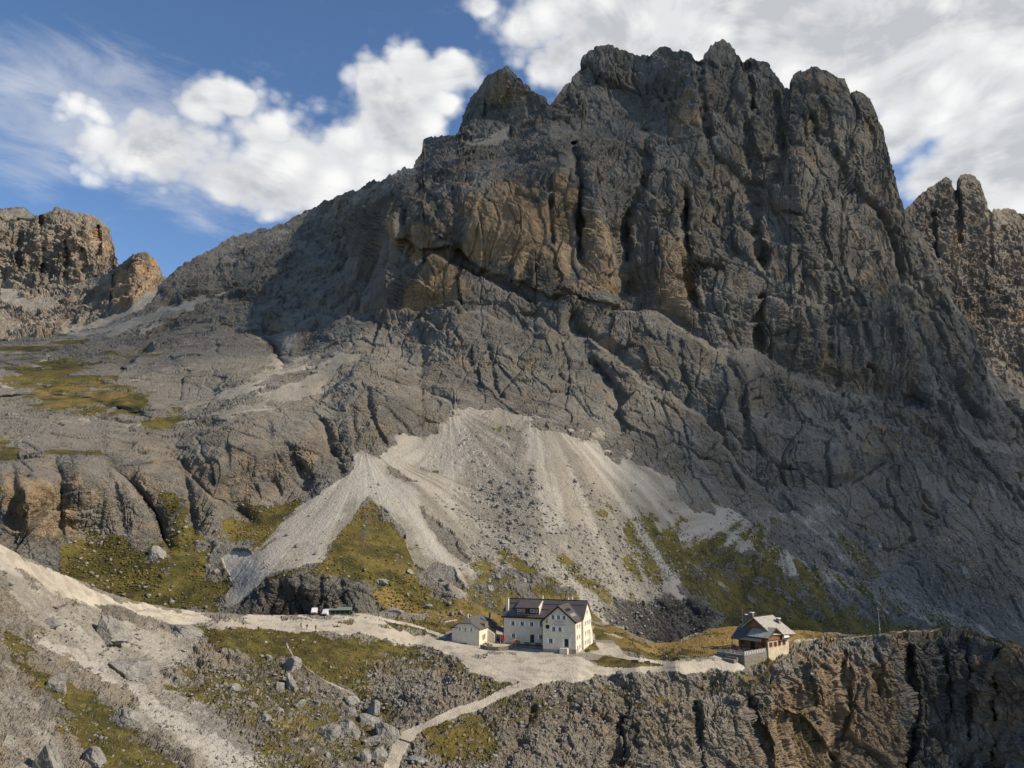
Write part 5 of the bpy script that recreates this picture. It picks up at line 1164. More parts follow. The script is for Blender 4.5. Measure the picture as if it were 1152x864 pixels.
def small_hut():
    h = empty('annex_hut', at_px(539, 727.3, 246), R(-20), 'low cream hut with half-hipped slate roof, left of the large mountain hut', 'hut')
    MB().prism([(-9.4, -3), (0, -3), (0, 5.2), (-2.35, 6.6), (-7.05, 6.6), (-9.4, 5.2)], 'y', 0, 3.0).prism([(-9.4, -3), (0, -3), (0, 5.2), (-4.7, 8.0), (-9.4, 5.2)], 'y', 3.0, 14.8).build('wall', M['plaster'], h)
    zt = lambda x: 5.2 + 0.28 + 0.596*(4.7 - abs(x+4.7))
    r = MB()
    poly_slab(r, [(-9.95, -0.5, zt(-9.95)), (-7.05, -0.5, zt(-7.05)), (-4.7, 2.9, zt(-4.7)), (-4.7, 15.2, zt(-4.7)), (-9.95, 15.2, zt(-9.95))], 0.2)
    poly_slab(r, [(0.55, -0.5, zt(0.55)), (0.55, 15.2, zt(0.55)), (-4.698, 15.2, zt(-4.7)), (-4.698, 2.9, zt(-4.7)), (-2.35, -0.5, zt(-2.35))], 0.2)
    poly_slab(r, [(-7.05, -0.502, zt(-7.05)), (-2.35, -0.502, zt(-2.35)), (-4.7, 2.898, zt(-4.7))], 0.2)
    roof = r.build('roof', M['slate'], h)
    MB().box(-9.9, -7.05, -0.62, -0.503, zt(-9.4)-0.2, zt(-9.4)).build('fascia', M['fascia'], roof)
    c = MB().box(-6.6, -6.1, 5.0, 5.5, 6.8, 9.2).build('chimney', M['plaster'], roof); MB().box(-6.7, -6.0, 4.9, 5.6, 9.203, 9.32).build('chimney_cap', M['steel'], c)
    c = MB().box(-2.0, -1.5, 13.0, 13.5, 6.8, 9.0).build('chimney', M['stone'], roof); MB().box(-2.1, -1.4, 12.9, 13.6, 9.003, 9.1).build('chimney_cap', M['steel'], c)
    for x in (-6.7, -4.7, -2.7): window(h, (x, 0, 5.0), 0.7, 1.1, 'f', 'white' if x != -4.7 else None)
    for (y, z) in ((3.2, 2.4), (4.6, 2.6), (9.6, 3.2)): window(h, (0, y, z), 0.9, 1.6, 'r', None, 'blueshut')
    d = MB().prism([(4.2, 5.4), (4.2, 6.5), (7.0, 6.9), (7.0, 5.4)], 'x', -2.2, 0.2).build('dormer', M['oldwood'], h)
    # white side addition and the porch with pale posts
    MB().prism([(0.0, -3), (2.4, -3), (2.4, 3.0), (0.0, 4.4)], 'y', 7.0, 8.9).prism([(0.0, -3), (1.6, -3), (0.6, 4.2), (0.0, 4.4)], 'y', 10.5, 12.5).build('side_wall', M['plaster'], h)
    p = MB(); p.slab([(0.1, 9.2, 4.7), (4.6, 9.2, 3.4), (4.6, 15.6, 3.4), (0.1, 15.6, 4.7)], 0.18); po = p.build('porch_roof', M['oldwood'], h)
    for (x, y) in ((4.3, 9.6), (4.3, 12.4), (4.3, 15.2)): MB().box(x-0.09, x+0.09, y-0.09, y+0.09, -1, 3.3).build('post', M['white'], po)
    w = MB().box(-6.9, -4.2, -0.62, -0.02, -0.2, 0.75).build('wood_store', M['darkwood'], h)
    return h

def timber_hut():
    h = empty('timber_hut', at_px(864.6, 735.5, 239), R(39), 'timber and plaster hut with grey shingle roofs and red shutters on the cliff edge', 'hut')
    F = 0.6                                           # floor level above the foot of the corner
    MB().box(0, 11.5, 0, 10.5, -4, F+3.3).build('masonry_wall', M['tanplaster'], h)
    MB().prism([(-0.25, F+3.3), (6.2, F+3.3), (6.2, F+4.6), (3.0, F+6.6), (-0.25, F+4.6)], 'y', -0.55, 10.4).build('timber_wall', M['larch'], h)
    MB().prism([(-0.1, F+3.3), (10.6, F+3.3), (10.6, F+5.0), (6.1, F+8.7), (5.0, F+8.7), (-0.1, F+4.8)], 'x', 2.0, 11.3).build('timber_wall', M['larch'], h)
    # cross gable towards the lit side
    sl = (2.0)/3.2
    a = lambda x: F+4.85 + sl*(3.2 - abs(x-3.0))
    r = MB(); r.slab([(-1.3, -1.3, a(-1.3)), (3.0, -1.3, a(3.0)), (3.0, 6.5, a(3.0)), (-1.3, 6.5, a(-1.3))], 0.2); r.slab([(3.002, -1.3, a(3.0)), (6.9, -1.3, a(6.9)), (6.9, 6.5, a(6.9)), (3.002, 6.5, a(3.0))], 0.2)
    cr = r.build('gable_roof', M['shingle'], h)
    for sg in (-1, 1):
        xe = 3.0 + sg*4.1
        MB().slab([(xe, -1.42, a(xe)+0.04), (3.0, -1.42, a(3.0)+0.04), (3.0, -1.31, a(3.0)+0.04), (xe, -1.31, a(xe)+0.04)], 0.32).build('barge_board', M['darkwood'], cr)
    # main roof, ridge along the long side
    z0, zr = F+4.9, F+9.6
    r = MB(); r.slab([(1.2, -0.9, z0), (13.0, -1.9, z0-0.55), (12.2, 5.5, zr), (1.2, 5.5, zr)], 0.22); r.slab([(1.2, 11.6, z0), (1.2, 5.502, zr), (12.2, 5.502, zr), (12.6, 11.6, z0)], 0.22)
    mr = r.build('roof', M['shingle'], h)
    MB().tube((1.2, 5.5, zr+0.05), (12.2, 5.5, zr+0.05), 0.12, n=6).build('ridge_cap', M['darkwood'], mr)
    # dark lean-to roof over the terrace door
    r = MB(); r.slab([(-2.6, 1.0, F+3.0), (0.2, 1.0, F+4.9), (0.2, 11.6, F+4.9), (-2.6, 11.6, F+3.0)], 0.18); r.slab([(0.0, 6.6, F+4.9), (2.6, 6.6, F+7.0), (2.6, 11.5, F+7.0), (0.0, 11.5, F+4.9)], 0.18)
    lr = r.build('lean_to_roof', M['slate'], h)
    for y in (1.4, 4.6, 8.0, 11.2): MB().box(-2.4, -2.22, y-0.09, y+0.09, F, F+2.95).build('post', M['darkwood'], lr)
    MB().box(-0.12, -0.003, 0.4, 10.2, F+0.2, F+3.2).build('boarding', M['larchy'], h)
    for (x, y, zb, zt_, w) in ((2.2, 8.6, F+6.4, F+9.9, 0.28), (3.4, 7.2, F+8.0, F+10.5, 0.42), (10.6, 2.6, F+6.4, F+8.7, 0.5)):
        c = MB().box(x-w, x+w, y-w, y+w, zb, zt_).build('chimney', M['stone'], mr)
        MB().box(x-w-0.15, x+w+0.15, y-w-0.15, y+w+0.15, zt_+0.15, zt_+0.3).box(x-w+0.05, x+w-0.05, y-w+0.05, y+w-0.05, zt_+0.003, zt_+0.15).build('chimney_cap', M['white'], c)
    MB().tube((2.0, 9.8, F+6.5), (2.0, 9.8, F+11.6), 0.07, 0.04, 6).build('flagpole', M['steel'], mr)
    for x in (1.5, 4.0, 6.3, 8.8): window(h, (x, 0, F+1.9), 0.9, 1.35, 'f', 'redshut', 'redshut')
    window(h, (3.0, -0.55, F+5.2), 0.8, 1.0, 'f', 'redshut', 'redshut')
    for y in (1.6, 8.8): window(h, (-0.12, y, F+1.8), 1.0, 1.4, 'l', 'redshut', 'redshut')
    d = MB().box(-0.17, -0.123, 4.4, 5.9, F, F+2.3).build('door', M['fascia'], h); MB().tube((-0.24, 4.6, F+1.0), (-0.24, 4.6, F+1.3), 0.03, n=6).build('handle', M['steel'], d)
    b = MB().box(6.3, 11.4, -1.1, -0.003, F+3.1, F+3.28).build('balcony', M['darkwood'], h)
    MB().box(6.3, 11.4, -1.1, -1.0, F+3.3, F+4.2).build('balustrade', M['larch'], b)
    MB().box(7.4, 10.2, -1.17, -1.105, F+3.55, F+4.25).build('hanging_cloth', M['white'], b, label='white cloth hung over the balcony rail')
    # terrace
    t = MB().box(-12.0, -0.2, 0.4, 10.0, -3, F-0.05).build('terrace_wall', M['stone'], h)
    MB().box(-11.95, -0.25, 0.45, 9.95, F-0.047, F+0.02).build('terrace_floor', M['paving'], t)
    def rail(p0, p1, n, panel, mat_post, mat_panel, name):
        a0 = Vector(p0); a1 = Vector(p1); rl = MB().tube(a0 + Vector((0, 0, 1.0)), a1 + Vector((0, 0, 1.0)), 0.06, n=6)
        ro = rl.build(name, mat_post, h)
        for i in range(n+1):
            p = a0.lerp(a1, i/n); MB().box(p.x-0.07, p.x+0.07, p.y-0.07, p.y+0.07, p.z, p.z+1.1).build('rail_post', mat_post, ro)
        if panel:
            for i in range(n):
                p = a0.lerp(a1, (i+0.16)/n); q = a0.lerp(a1, (i+0.84)/n); d_ = (q-p).normalized(); nn = Vector((-d_.y, d_.x, 0))*0.03
                MB().add([p-nn+Vector((0, 0, .12)), q-nn+Vector((0, 0, .12)), q+nn+Vector((0, 0, .12)), p+nn+Vector((0, 0, .12)), p-nn+Vector((0, 0, .9)), q-nn+Vector((0, 0, .9)), q+nn+Vector((0, 0, .9)), p+nn+Vector((0, 0, .9))],
                         [(0, 3, 2, 1), (4, 5, 6, 7), (0, 1, 5, 4), (1, 2, 6, 5), (2, 3, 7, 6), (3, 0, 4, 7)]).build('rail_panel', mat_panel, ro)
    rail((-11.8, 0.6, F), (-0.4, 0.6, F), 9, True, M['greywood'], M['palepanel'], 'railing')
    rail((-11.8, 0.6, F), (-11.8, 9.8, F), 6, True, M['oldwood'], M['greywood'], 'railing')
    rail((-11.8, 9.8, F), (-3.0, 9.8, F), 7, False, M['oldwood'], None, 'railing')
    for (x, y) in ((-9.5, 9.6), (-7.0, 8.2), (-4.6, 9.6), (-11.0, 5.0)): MB().tube((x, y, F), (x, y, F+2.6), 0.09, 0.07, 6).build('pergola_post', M['darkwood'], t)
    MB().box(-13.6, -12.05, 2.0, 6.0, -3, F-0.6).box(-15.0, -13.65, 2.0, 6.0, -3, F-1.1).build('steps', M['stone'], t)
    return h

def build_buildings():
    mats(); return main_hut(), small_hut(), timber_hut()
# ------------------------------------------------------------------ furniture, parasols, vehicles, people
def local(h, p):
    bpy.context.view_layer.update()
    return h.matrix_world @ Vector(p)

def picnic_table(loc, rz, label, group):
    t = empty('picnic_table', loc, rz, label, 'table', group)
    MB().box(-0.9, 0.9, -0.38, 0.38, 0.70, 0.76).build('table_top', M['darkwood'], t)
    for s in (-1, 1):
        MB().box(-0.9, 0.9, s*0.72-0.14, s*0.72+0.14, 0.42, 0.47).build('bench', M['darkwood'], t)
        MB().box(s*0.65-0.05, s*0.65+0.05, -0.75, 0.75, 0.33, 0.41).tube((s*0.65, -0.6, -0.1), (s*0.65, -0.25, 0.70), 0.05, n=5).tube((s*0.65, 0.6, -0.1), (s*0.65, 0.25, 0.70), 0.05, n=5).build('leg', M['oldwood'], t)
    return t

def closed_parasol(loc, label, h=2.9, mat='red'):
    t = empty('parasol', loc, 0, label, 'parasol', 'parasols on the terrace')
    MB().tube((0, 0, -0.2), (0, 0, h+0.25), 0.045, n=8).build('pole', M['white'], t)
    MB().lathe([(0.10, h*0.30), (0.27, h*0.36), (0.24, h*0.55), (0.15, h*0.80), (0.05, h+0.1)], 10).build('canopy', M[mat], t)
    MB().lathe([(0.30, 0.0), (0.30, 0.10), (0.08, 0.14)], 10).build('foot', M['stone'], t)
    return t

def open_parasol(loc, label, tiltv=0.12):
    t = empty('parasol', loc, 0.3, label, 'parasol', 'parasols on the terrace')
    MB().tube((0, 0, -0.2), (0, 0, 2.75), 0.05, n=8).build('pole', M['white'], t)
    n = 8; vs = [(0, 0, 2.7)] + [(1.75*math.cos(2*math.pi*i/n), 1.75*math.sin(2*math.pi*i/n), 1.95) for i in range(n)] + [(0, 0, 2.64)] + [(1.73*math.cos(2*math.pi*i/n), 1.73*math.sin(2*math.pi*i/n), 1.89) for i in range(n)]
    MB().add(vs, [(0, 1+i, 1+(i+1) % n) for i in range(n)] + [(9, 10+(i+1) % n, 10+i) for i in range(n)] + [(1+i, 10+i, 10+(i+1) % n, 1+(i+1) % n) for i in range(n)]).build('canopy', M['rust'], t)
    for i in range(n):
        an = 2*math.pi*(i)/n; MB().tube((0, 0, 2.2), (1.5*math.cos(an), 1.5*math.sin(an), 1.95), 0.015, n=4).build('rib', M['white'], t)
    MB().lathe([(0.38, 0.0), (0.38, 0.12), (0.08, 0.16)], 10).build('foot', M['stone'], t)
    return t

def van(loc, rz, label):
    t = empty('parked_van', loc, rz, label, 'van', 'vans parked under the rock wall')
    L, W, H = 4.9, 0.98, 2.05
    MB().prism([(0.0, 0.35), (0.0, 0.95), (0.75, 1.12), (1.55, H-0.08), (2.0, H), (L-0.1, H-0.03), (L, 1.2), (L, 0.35)], 'x', -W, W).build('body', M['vanpaint'], t, bevel=0.05)
    MB().add([(-W+.12, 0.80, 1.14), (W-.12, 0.80, 1.14), (W-.2, 1.50, H-.16), (-W+.2, 1.50, H-.16), (-W+.12, 0.86, 1.10), (W-.12, 0.86, 1.10), (W-.2, 1.56, H-.20), (-W+.2, 1.56, H-.20)], [(0, 1, 2, 3), (4, 7, 6, 5), (0, 4, 5, 1), (1, 5, 6, 2), (2, 6, 7, 3), (3, 7, 4, 0)]).build('windscreen', M['glass'], t)
    for s in (-1, 1):
        for a, b in ((1.75, 2.75), (2.95, 4.5)): MB().box(s*W-0.015 if s > 0 else -W-0.012, s*W+0.012 if s > 0 else -W+0.015, a, b, 1.25, 1.80).build('side_window', M['glass'], t)
        MB().box(s*0.70-0.16, s*0.70+0.16, -0.02, 0.05, 0.72, 0.90).build('headlight', M['glass'], t)
        MB().box(s*(W+0.02)-(0.16 if s < 0 else 0), s*(W+0.02)+(0.16 if s > 0 else 0), 1.25, 1.33, 1.20, 1.42).build('mirror', M['black'], t)
        for y in (0.95, 3.9):
            w = MB().tube((s*W-s*0.22, y, 0.34), (s*W+s*0.01, y, 0.34), 0.34, n=18).build('wheel', M['tyre'], t)
            MB().tube((s*W+s*0.011, y, 0.34), (s*W+s*0.02, y, 0.34), 0.21, n=14).build('rim', M['steel'], w)
    MB().box(-W+0.03, W-0.03, -0.09, -0.003, 0.33, 0.62).build('bumper', M['black'], t)
    MB().box(-0.42, 0.42, -0.022, 0.04, 0.70, 0.86).build('grille', M['black'], t)
    return t

def person(loc, rz, label, top, legs, stride, pack, hat):
    """one skinned figure; jacket, trousers and skin are faces of the same surface"""
    P = {'pelvis': (0, 0, .96, .135), 'waist': (0, .01, 1.10, .12), 'chest': (0, .02, 1.32, .15), 'neck': (0, -.01, 1.49, .060), 'head': (0, -.03, 1.60, .085), 'crown': (0, -.02, 1.70, .075)}
    E = [('pelvis', 'waist'), ('waist', 'chest'), ('chest', 'neck'), ('neck', 'head'), ('head', 'crown')]
    for s, n in ((1, 'r'), (-1, 'l')):
        f = stride * s
        P.update({'hip'+n: (s*.10, 0, .90, .095), 'knee'+n: (s*.10, -.5*f - .04, .50, .062), 'ank'+n: (s*.10, -.85*f + (.10 if f < 0 else 0), .09 + (.06 if f < -0.05 else 0), .042), 'toe'+n: (s*.12, -.85*f - .17 + (.08 if f < 0 else 0), .04, .035),
                  'sho'+n: (s*.19, .01, 1.42, .070), 'elb'+n: (s*.26, .5*f+.03, 1.14, .048), 'wri'+n: (s*.25, .65*f - .16, .92, .032), 'palm'+n: (s*.245, .66*f - .20, .84, .034)})
        E += [('pelvis', 'hip'+n), ('hip'+n, 'knee'+n), ('knee'+n, 'ank'+n), ('ank'+n, 'toe'+n), ('chest', 'sho'+n), ('sho'+n, 'elb'+n), ('elb'+n, 'wri'+n), ('wri'+n, 'palm'+n)]
    ks = list(P); me = bpy.data.meshes.new('person'); me.from_pydata([P[k][:3] for k in ks], [(ks.index(a), ks.index(b)) for a, b in E], [])
    o = bpy.data.objects.new('person', me); COL.objects.link(o)
    md = o.modifiers.new('skin', 'SKIN'); md.use_smooth_shade = True
    for i, k in enumerate(ks):
        me.skin_vertices[0].data[i].radius = (P[k][3],)*2; me.skin_vertices[0].data[i].use_root = (k == 'pelvis')
    o.modifiers.new('sub', 'SUBSURF').levels = 2; o.modifiers['sub'].render_levels = 2
    bpy.context.view_layer.update()
    body = bpy.data.meshes.new_from_object(o.evaluated_get(bpy.context.evaluated_depsgraph_get()))
    bpy.data.objects.remove(o)
    bm = bmesh.new(); bm.from_mesh(body)
    def finger(a, b, r):
        a = Vector(a); b = Vector(b); m = a.lerp(b, 0.55) + Vector((0, -0.008, 0)); q = MB().tube(a, m, r, r*0.9, 6).tube(m, b, r*0.9, r*0.6, 6)
        vs = [bm.verts.new(p) for p in q.v]
        for fc in q.f: bm.faces.new([vs[i] for i in fc])
    for s, n in ((1, 'r'), (-1, 'l')):
        px_, py, pz, _ = P['palm'+n]
        for k in range(4): finger((px_ - s*0.004, py + 0.024 - k*0.016, pz), (px_ - s*0.018, py + 0.020 - k*0.017, pz - 0.085 - (0.012 if k in (1, 2) else 0)), 0.009)
        finger((px_ - s*0.01, py - 0.02, pz + 0.035), (px_ - s*0.025, py - 0.055, pz - 0.02), 0.010)
    bmesh.ops.create_cone(bm, segments=8, cap_ends=True, radius1=0.016, radius2=0.006, depth=0.04, matrix=Matrix.Translation((0, -0.122, 1.60)) @ Matrix.Rotation(R(90), 4, 'X'))
    for s in (-1, 1): bmesh.ops.create_icosphere(bm, subdivisions=1, radius=0.022, matrix=Matrix.Translation((s*0.088, -0.03, 1.60)))
    bm.to_mesh(body); bm.free()
    body.materials.clear()
    for m in (M['skin'], top, legs, M['black']): body.materials.append(m)
    for p in body.polygons:
        x, y, z = p.center
        hand = abs(x) > 0.17 and z < 0.95
        p.material_index = 0 if (z > 1.50 or (hand and abs(x) > 0.19)) else 3 if z < 0.13 else 2 if z < 0.98 and abs(x) < 0.19 else 1
        p.use_smooth = True
    o = bpy.data.objects.new('person', body); COL.objects.link(o)
    o.location = loc; o.rotation_euler = (0, 0, rz); tag(o, label, 'person', 'hikers on the track')
    MB().blob((0, 0.0, 1.655), (0.098, 0.108, 0.09), 3, 0.05).build('hat' if hat else 'hair', hat or M['darkwood'], o, smooth=True)
    for s in (-1, 1): MB().blob((s*0.033, -0.108, 1.625), (0.011, 0.008, 0.008), 1, 0.0, 1).build('eye', M['black'], o)
    MB().box(-0.025, 0.025, -0.117, -0.104, 1.555, 1.565).build('mouth', M['red'], o)
    if pack: MB().blob((0, 0.24, 1.27), (0.17, 0.13, 0.27), 5, 0.08).build('backpack', pack, o, smooth=True)
    return o

def build_things(hut, annex, timber):
    # parasols by the annex
    for u, v, txt in ((563.2, 724.5, 'leftmost closed red parasol, beside the porch of the low cream hut'), (567.0, 724.5, 'closed red parasol second from left, next to the porch parasol'), (584.6, 724.0, 'closed red parasol standing right of the open rust-orange one')):
        closed_parasol(ground(u, v), txt)
    open_parasol(ground(579.6, 729.0), 'open rust-orange parasol with pale pole before the recessed front')
    for i, (x, y, txt) in enumerate(((-20.5, 4.6, 'dark picnic table on the hut terrace, nearest the parasols'), (-17.2, 4.8, 'dark picnic table in the middle of the hut terrace'), (-13.6, 4.6, 'dark picnic table on the hut terrace, nearest the gabled wing'))):
        picnic_table(local(hut, (x, y, 0.56)), R(-20), txt, 'tables on the hut terrace')
    for i, (x, y, txt) in enumerate(((-10.6, 7.6, 'dark picnic table at the far left corner of the railed terrace'), (-7.0, 5.6, 'dark picnic table in the middle of the railed terrace'), (-4.4, 7.9, 'dark picnic table under the eaves of the timber hut'), (-9.6, 2.6, 'dark picnic table at the front rail of the terrace, by its left corner'), (-5.0, 2.4, 'dark picnic table at the front rail, near the plaster corner'))):
        picnic_table(local(timber, (x, y, 0.63)), R(39 + i*17), txt, 'tables on the timber hut terrace')
    # low stone wall round the annex terrace
    pts = [ground(540.5, 729.0), ground(549, 731), ground(560, 732.2), ground(570, 731.4), ground(577, 729.5)]
    w = MB()
    for i, (a, b) in enumerate(zip(pts[:-1], pts[1:])):
        d = (b-a); d.z = 0; n = Vector((-d.y, d.x, 0)).normalized()*(0.25 + 0.004*i); za = min(a.z, b.z)
        w.add([a-n+Vector((0, 0, -1)), b-n+Vector((0, 0, -1)), b+n+Vector((0, 0, -1)), a+n+Vector((0, 0, -1)), Vector((a.x-n.x, a.y-n.y, a.z+1.1+.01*i)), Vector((b.x-n.x, b.y-n.y, b.z+1.1+.01*i)), Vector((b.x+n.x, b.y+n.y, b.z+1.1+.01*i)), Vector((a.x+n.x, a.y+n.y, a.z+1.1+.01*i))], [(0, 3, 2, 1), (4, 5, 6, 7), (0, 1, 5, 4), (1, 2, 6, 5), (2, 3, 7, 6), (3, 0, 4, 7)])
    tag(w.build('stone_wall', M['stone']), 'low rubble wall curving along the terrace of the low cream hut', 'wall')
    for k, (u, v, r, txt) in enumerate(((546.5, 727.5, 1.1, 'bushy green shrub against the lit wall of the low cream hut'), (551.5, 728.5, 0.85, 'smaller green shrub behind the low rubble wall'), (661, 734, 0.7, 'small shrub at the foot of the white end wall'))):
        p = ground(u, v); m = MB(); rs = random.Random(k)
        s = empty('shrub', p, 0, txt, 'shrub', 'shrubs beside the huts')
        for j in range(90):
            a = rs.uniform(0, 6.28); q = rs.random()**0.5*r; z = rs.uniform(0.1, 1.5)*r*(1 - 0.4*(q/r)**2); c = Vector((q*math.cos(a), q*math.sin(a), z)); t1 = Vector((rs.uniform(-1, 1), rs.uniform(-1, 1), rs.uniform(-1, 1))).normalized()*0.22; t2 = t1.orthogonal().normalized()*0.11
            m.add([c-t1, c+t2, c+t1, c-t2], [(0, 1, 2, 3)])
        m.build('foliage', M['leaf'], s); MB().tube((0, 0, -0.3), (0.05, 0, 0.9*r), 0.06, 0.02, 6).build('stem', M['darkwood'], s)
    # vans and the long shed under the rock wall
    g = ground(353, 692.5); van(g, R(8), 'white van parked left of the other white van, under the rock wall')
    g = ground(365, 693.0); van(g, R(-6), 'white van parked against the end of the long green-roofed shed')
    g0 = ground(369, 692.5) + Vector((0, 1.5, 0)); g1 = ground(395, 691.0)
    ang = math.atan2(g1.y-g0.y, g1.x-g0.x)*0.5; L = (g1-g0).length
    s = empty('long_shed', g0, ang, 'long low shed with pale green sheet roof and dark boards, beside the vans', 'shed')
    MB().prism([(0, -1), (2.6, -1), (2.6, 2.2), (0, 1.75)], 'x', 0, L).build('wall', M['greenwall'], s)
    MB().slab([(-0.3, -0.5, 1.75), (L+0.3, -0.5, 1.75), (L+0.3, 2.9, 2.35), (-0.3, 2.9, 2.35)], 0.12).build('roof', M['greenroof'], s)
    for k in range(5): MB().box(0.3+k*(L-0.7)/4, 0.42+k*(L-0.7)/4, -0.12, -0.003, -0.6, 1.66).build('post', M['oldwood'], s)
    # fence, masts, drain beam
    f0, f1 = ground(766, 733.0), ground(792.5, 736.5)
    fe = empty('wooden_fence', f0, 0, 'rough dark wooden fence on the meadow left of the railed terrace', 'fence')
    n = 12
    for i in range(n+1):
        p = f0.lerp(f1, i/n) - f0; hh = 1.15 + 0.25*random.Random(i).random()
        MB().tube((p.x, p.y, -0.4), (p.x+0.05, p.y, hh), 0.085, 0.07, 6).build('fence_post', M['darkwood'], fe)
    for z in (0.45, 0.85): MB().tube((0, -0.1, z), (f1.x-f0.x, f1.y-f0.y-0.1, f1.z-f0.z+z), 0.075, n=6).build('fence_rail', M['darkwood'], fe)
    p = ground(990.5, 713); a = empty('mast', p, 0, 'tall thin steel mast on the rim of the right-hand cliff', 'mast')
    MB().tube((0, 0, -0.5), (0, 0, 8.6), 0.10, 0.05, 8).build('pole', M['steel'], a); MB().tube((-0.5, 0, 8.2), (0.5, 0, 8.2), 0.03, n=5).tube((0, 0, 8.6), (0, 0, 9.0), 0.02, n=5).build('wind_vane', M['steel'], a); MB().box(-0.2, 0.2, -0.15, 0.15, 1.2, 1.9).build('box', M['greywood'], a)
    a0, a1 = ground(450, 832), ground(470, 840)
    d = a1-a0
    tag(MB().tube(a0+Vector((0, 0, .10)), a1+Vector((0, 0, .12)), 0.17, 0.15, 8).build('drain_beam', M['darkwood']), 'dark timber beam laid across the lower track as a drain', 'beam')
    for (u, v, hgt, txt) in ((582.3, 773.5, 1.7, 'short dark signpost at the bend of the lower track'), (970.0, 716.0, 1.3, 'short wooden stake in the grass near the cliff mast')):
        q = empty('signpost', ground(u, v), 0.3, txt, 'post')
        MB().tube((0, 0, -0.3), (0, 0, hgt), 0.07, 0.06, 6).build('pole', M['darkwood'], q); MB().box(-0.35, 0.35, -0.09, -0.065, hgt-0.35, hgt-0.12).build('board', M['darkwood'], q)
    for (u, v, rz, txt) in ((728.5, 747.5, 0.4, 'dark log bench facing the road at the tip of the green verge'), (714.5, 746.5, -0.2, 'dark log bench on the green verge, nearer the large hut')):
        b = empty('log_bench', ground(u, v), rz, txt, 'bench')
        MB().tube((-1.1, 0, 0.45), (1.1, 0, 0.45), 0.17, n=8).build('seat', M['darkwood'], b)
        for s_ in (-0.8, 0.8): MB().box(s_-0.15, s_+0.15, -0.2, 0.2, -0.3, 0.40).build('leg', M['oldwood'], b)
        MB().box(-1.0, 1.0, 0.22, 0.30, 0.5, 1.05).build('backrest', M['darkwood'], b)
    # hikers
    person(ground(338.6, 707.0), R(75), 'hiker in dark clothes striding left, ahead of the other two', M['black'], M['darkwood'], 0.30, None, None)
    person(ground(345.2, 709.0), R(200), 'hiker in navy jacket, in the middle of the three on the track', flat_mat('navy_jacket', (0.03, 0.04, 0.07)), M['black'], -0.20, M['black'], M['black'])
    person(ground(355.3, 710.8), R(170), 'hiker in a brown jacket with a big pack, rightmost on the track', flat_mat('brown_jacket', (0.09, 0.06, 0.04)), M['darkwood'], 0.12, flat_mat('olive_pack', (0.07, 0.065, 0.03)), None)
# ------------------------------------------------------------------ boulders, rubble, scrub
def boulder_mesh(seed, sub=4, squash=1.0):
    rs = np.random.RandomState(seed)
    bm = bmesh.new(); bmesh.ops.create_icosphere(bm, subdivisions=sub, radius=1.0)
    bm.verts.ensure_lookup_table()
    X = np.array([v.co[:] for v in bm.verts]); F = [[v.index for v in f.verts] for f in bm.faces]; bm.free()
    D = X.copy(); r = np.ones(len(X)) * 1.25
    for k in range(15):                                   # cut by random planes: a faceted block
        n = rs.normal(size=3); n /= np.linalg.norm(n); c = D @ n
        off = rs.uniform(0.62, 0.95)
        r = np.where(c > 0.05, np.minimum(r, off / np.maximum(c, 0.05)), r)
    X = D * r[:, None]
    nn = fbm(X + seed*3.1, 0.8, 4, 0.55) * 0.10
    cv, ce = cells(X + seed, 0.55, 1.0, 0.0, tilt=0.8)
    X = X + D * (nn + (cv-0.5)*0.10 - 0.05*(1 - sstep(ce, 0, 0.10)))[:, None]
    me = bpy.data.meshes.new('boulder'); me.from_pydata(X.tolist(), [], F)
    return me

def boulder_mat():
    m, t, b = new_mat('limestone_boulder')
    geo = t.node('ShaderNodeNewGeometry'); P = geo.outputs['Position']
    n1 = t.noise(P, 0.35, 5, 0.6); n2 = t.noise(P, 1.6, 6, 0.7)
    sn = t.node('ShaderNodeSeparateXYZ'); t.l.new(geo.outputs['Normal'], sn.inputs[0])
    c = t.mix(t.smooth(n1, 0.35, 0.65), (0.175, 0.165, 0.147), (0.285, 0.268, 0.238))
    c = t.mix(t.smooth(n2, 0.5, 0.75, 0, 0.7), c, (0.42, 0.40, 0.365)); c = t.mix(t.smooth(n2, 0.45, 0.3, 0, 0.7), c, (0.085, 0.08, 0.075))
    t.l.new(c, b.inputs['Base Color'])
    bp = t.node('ShaderNodeBump'); bp.inputs['Strength'].default_value = 1.0; bp.inputs['Distance'].default_value = 0.5
    t.l.new(t.math('ADD', t.noise(P, 1.4, 6, 0.7), t.math('MULTIPLY', t.voro(P, 1.2), 0.4)), bp.inputs['Height']); t.l.new(bp.outputs[0], b.inputs['Normal'])
    return m

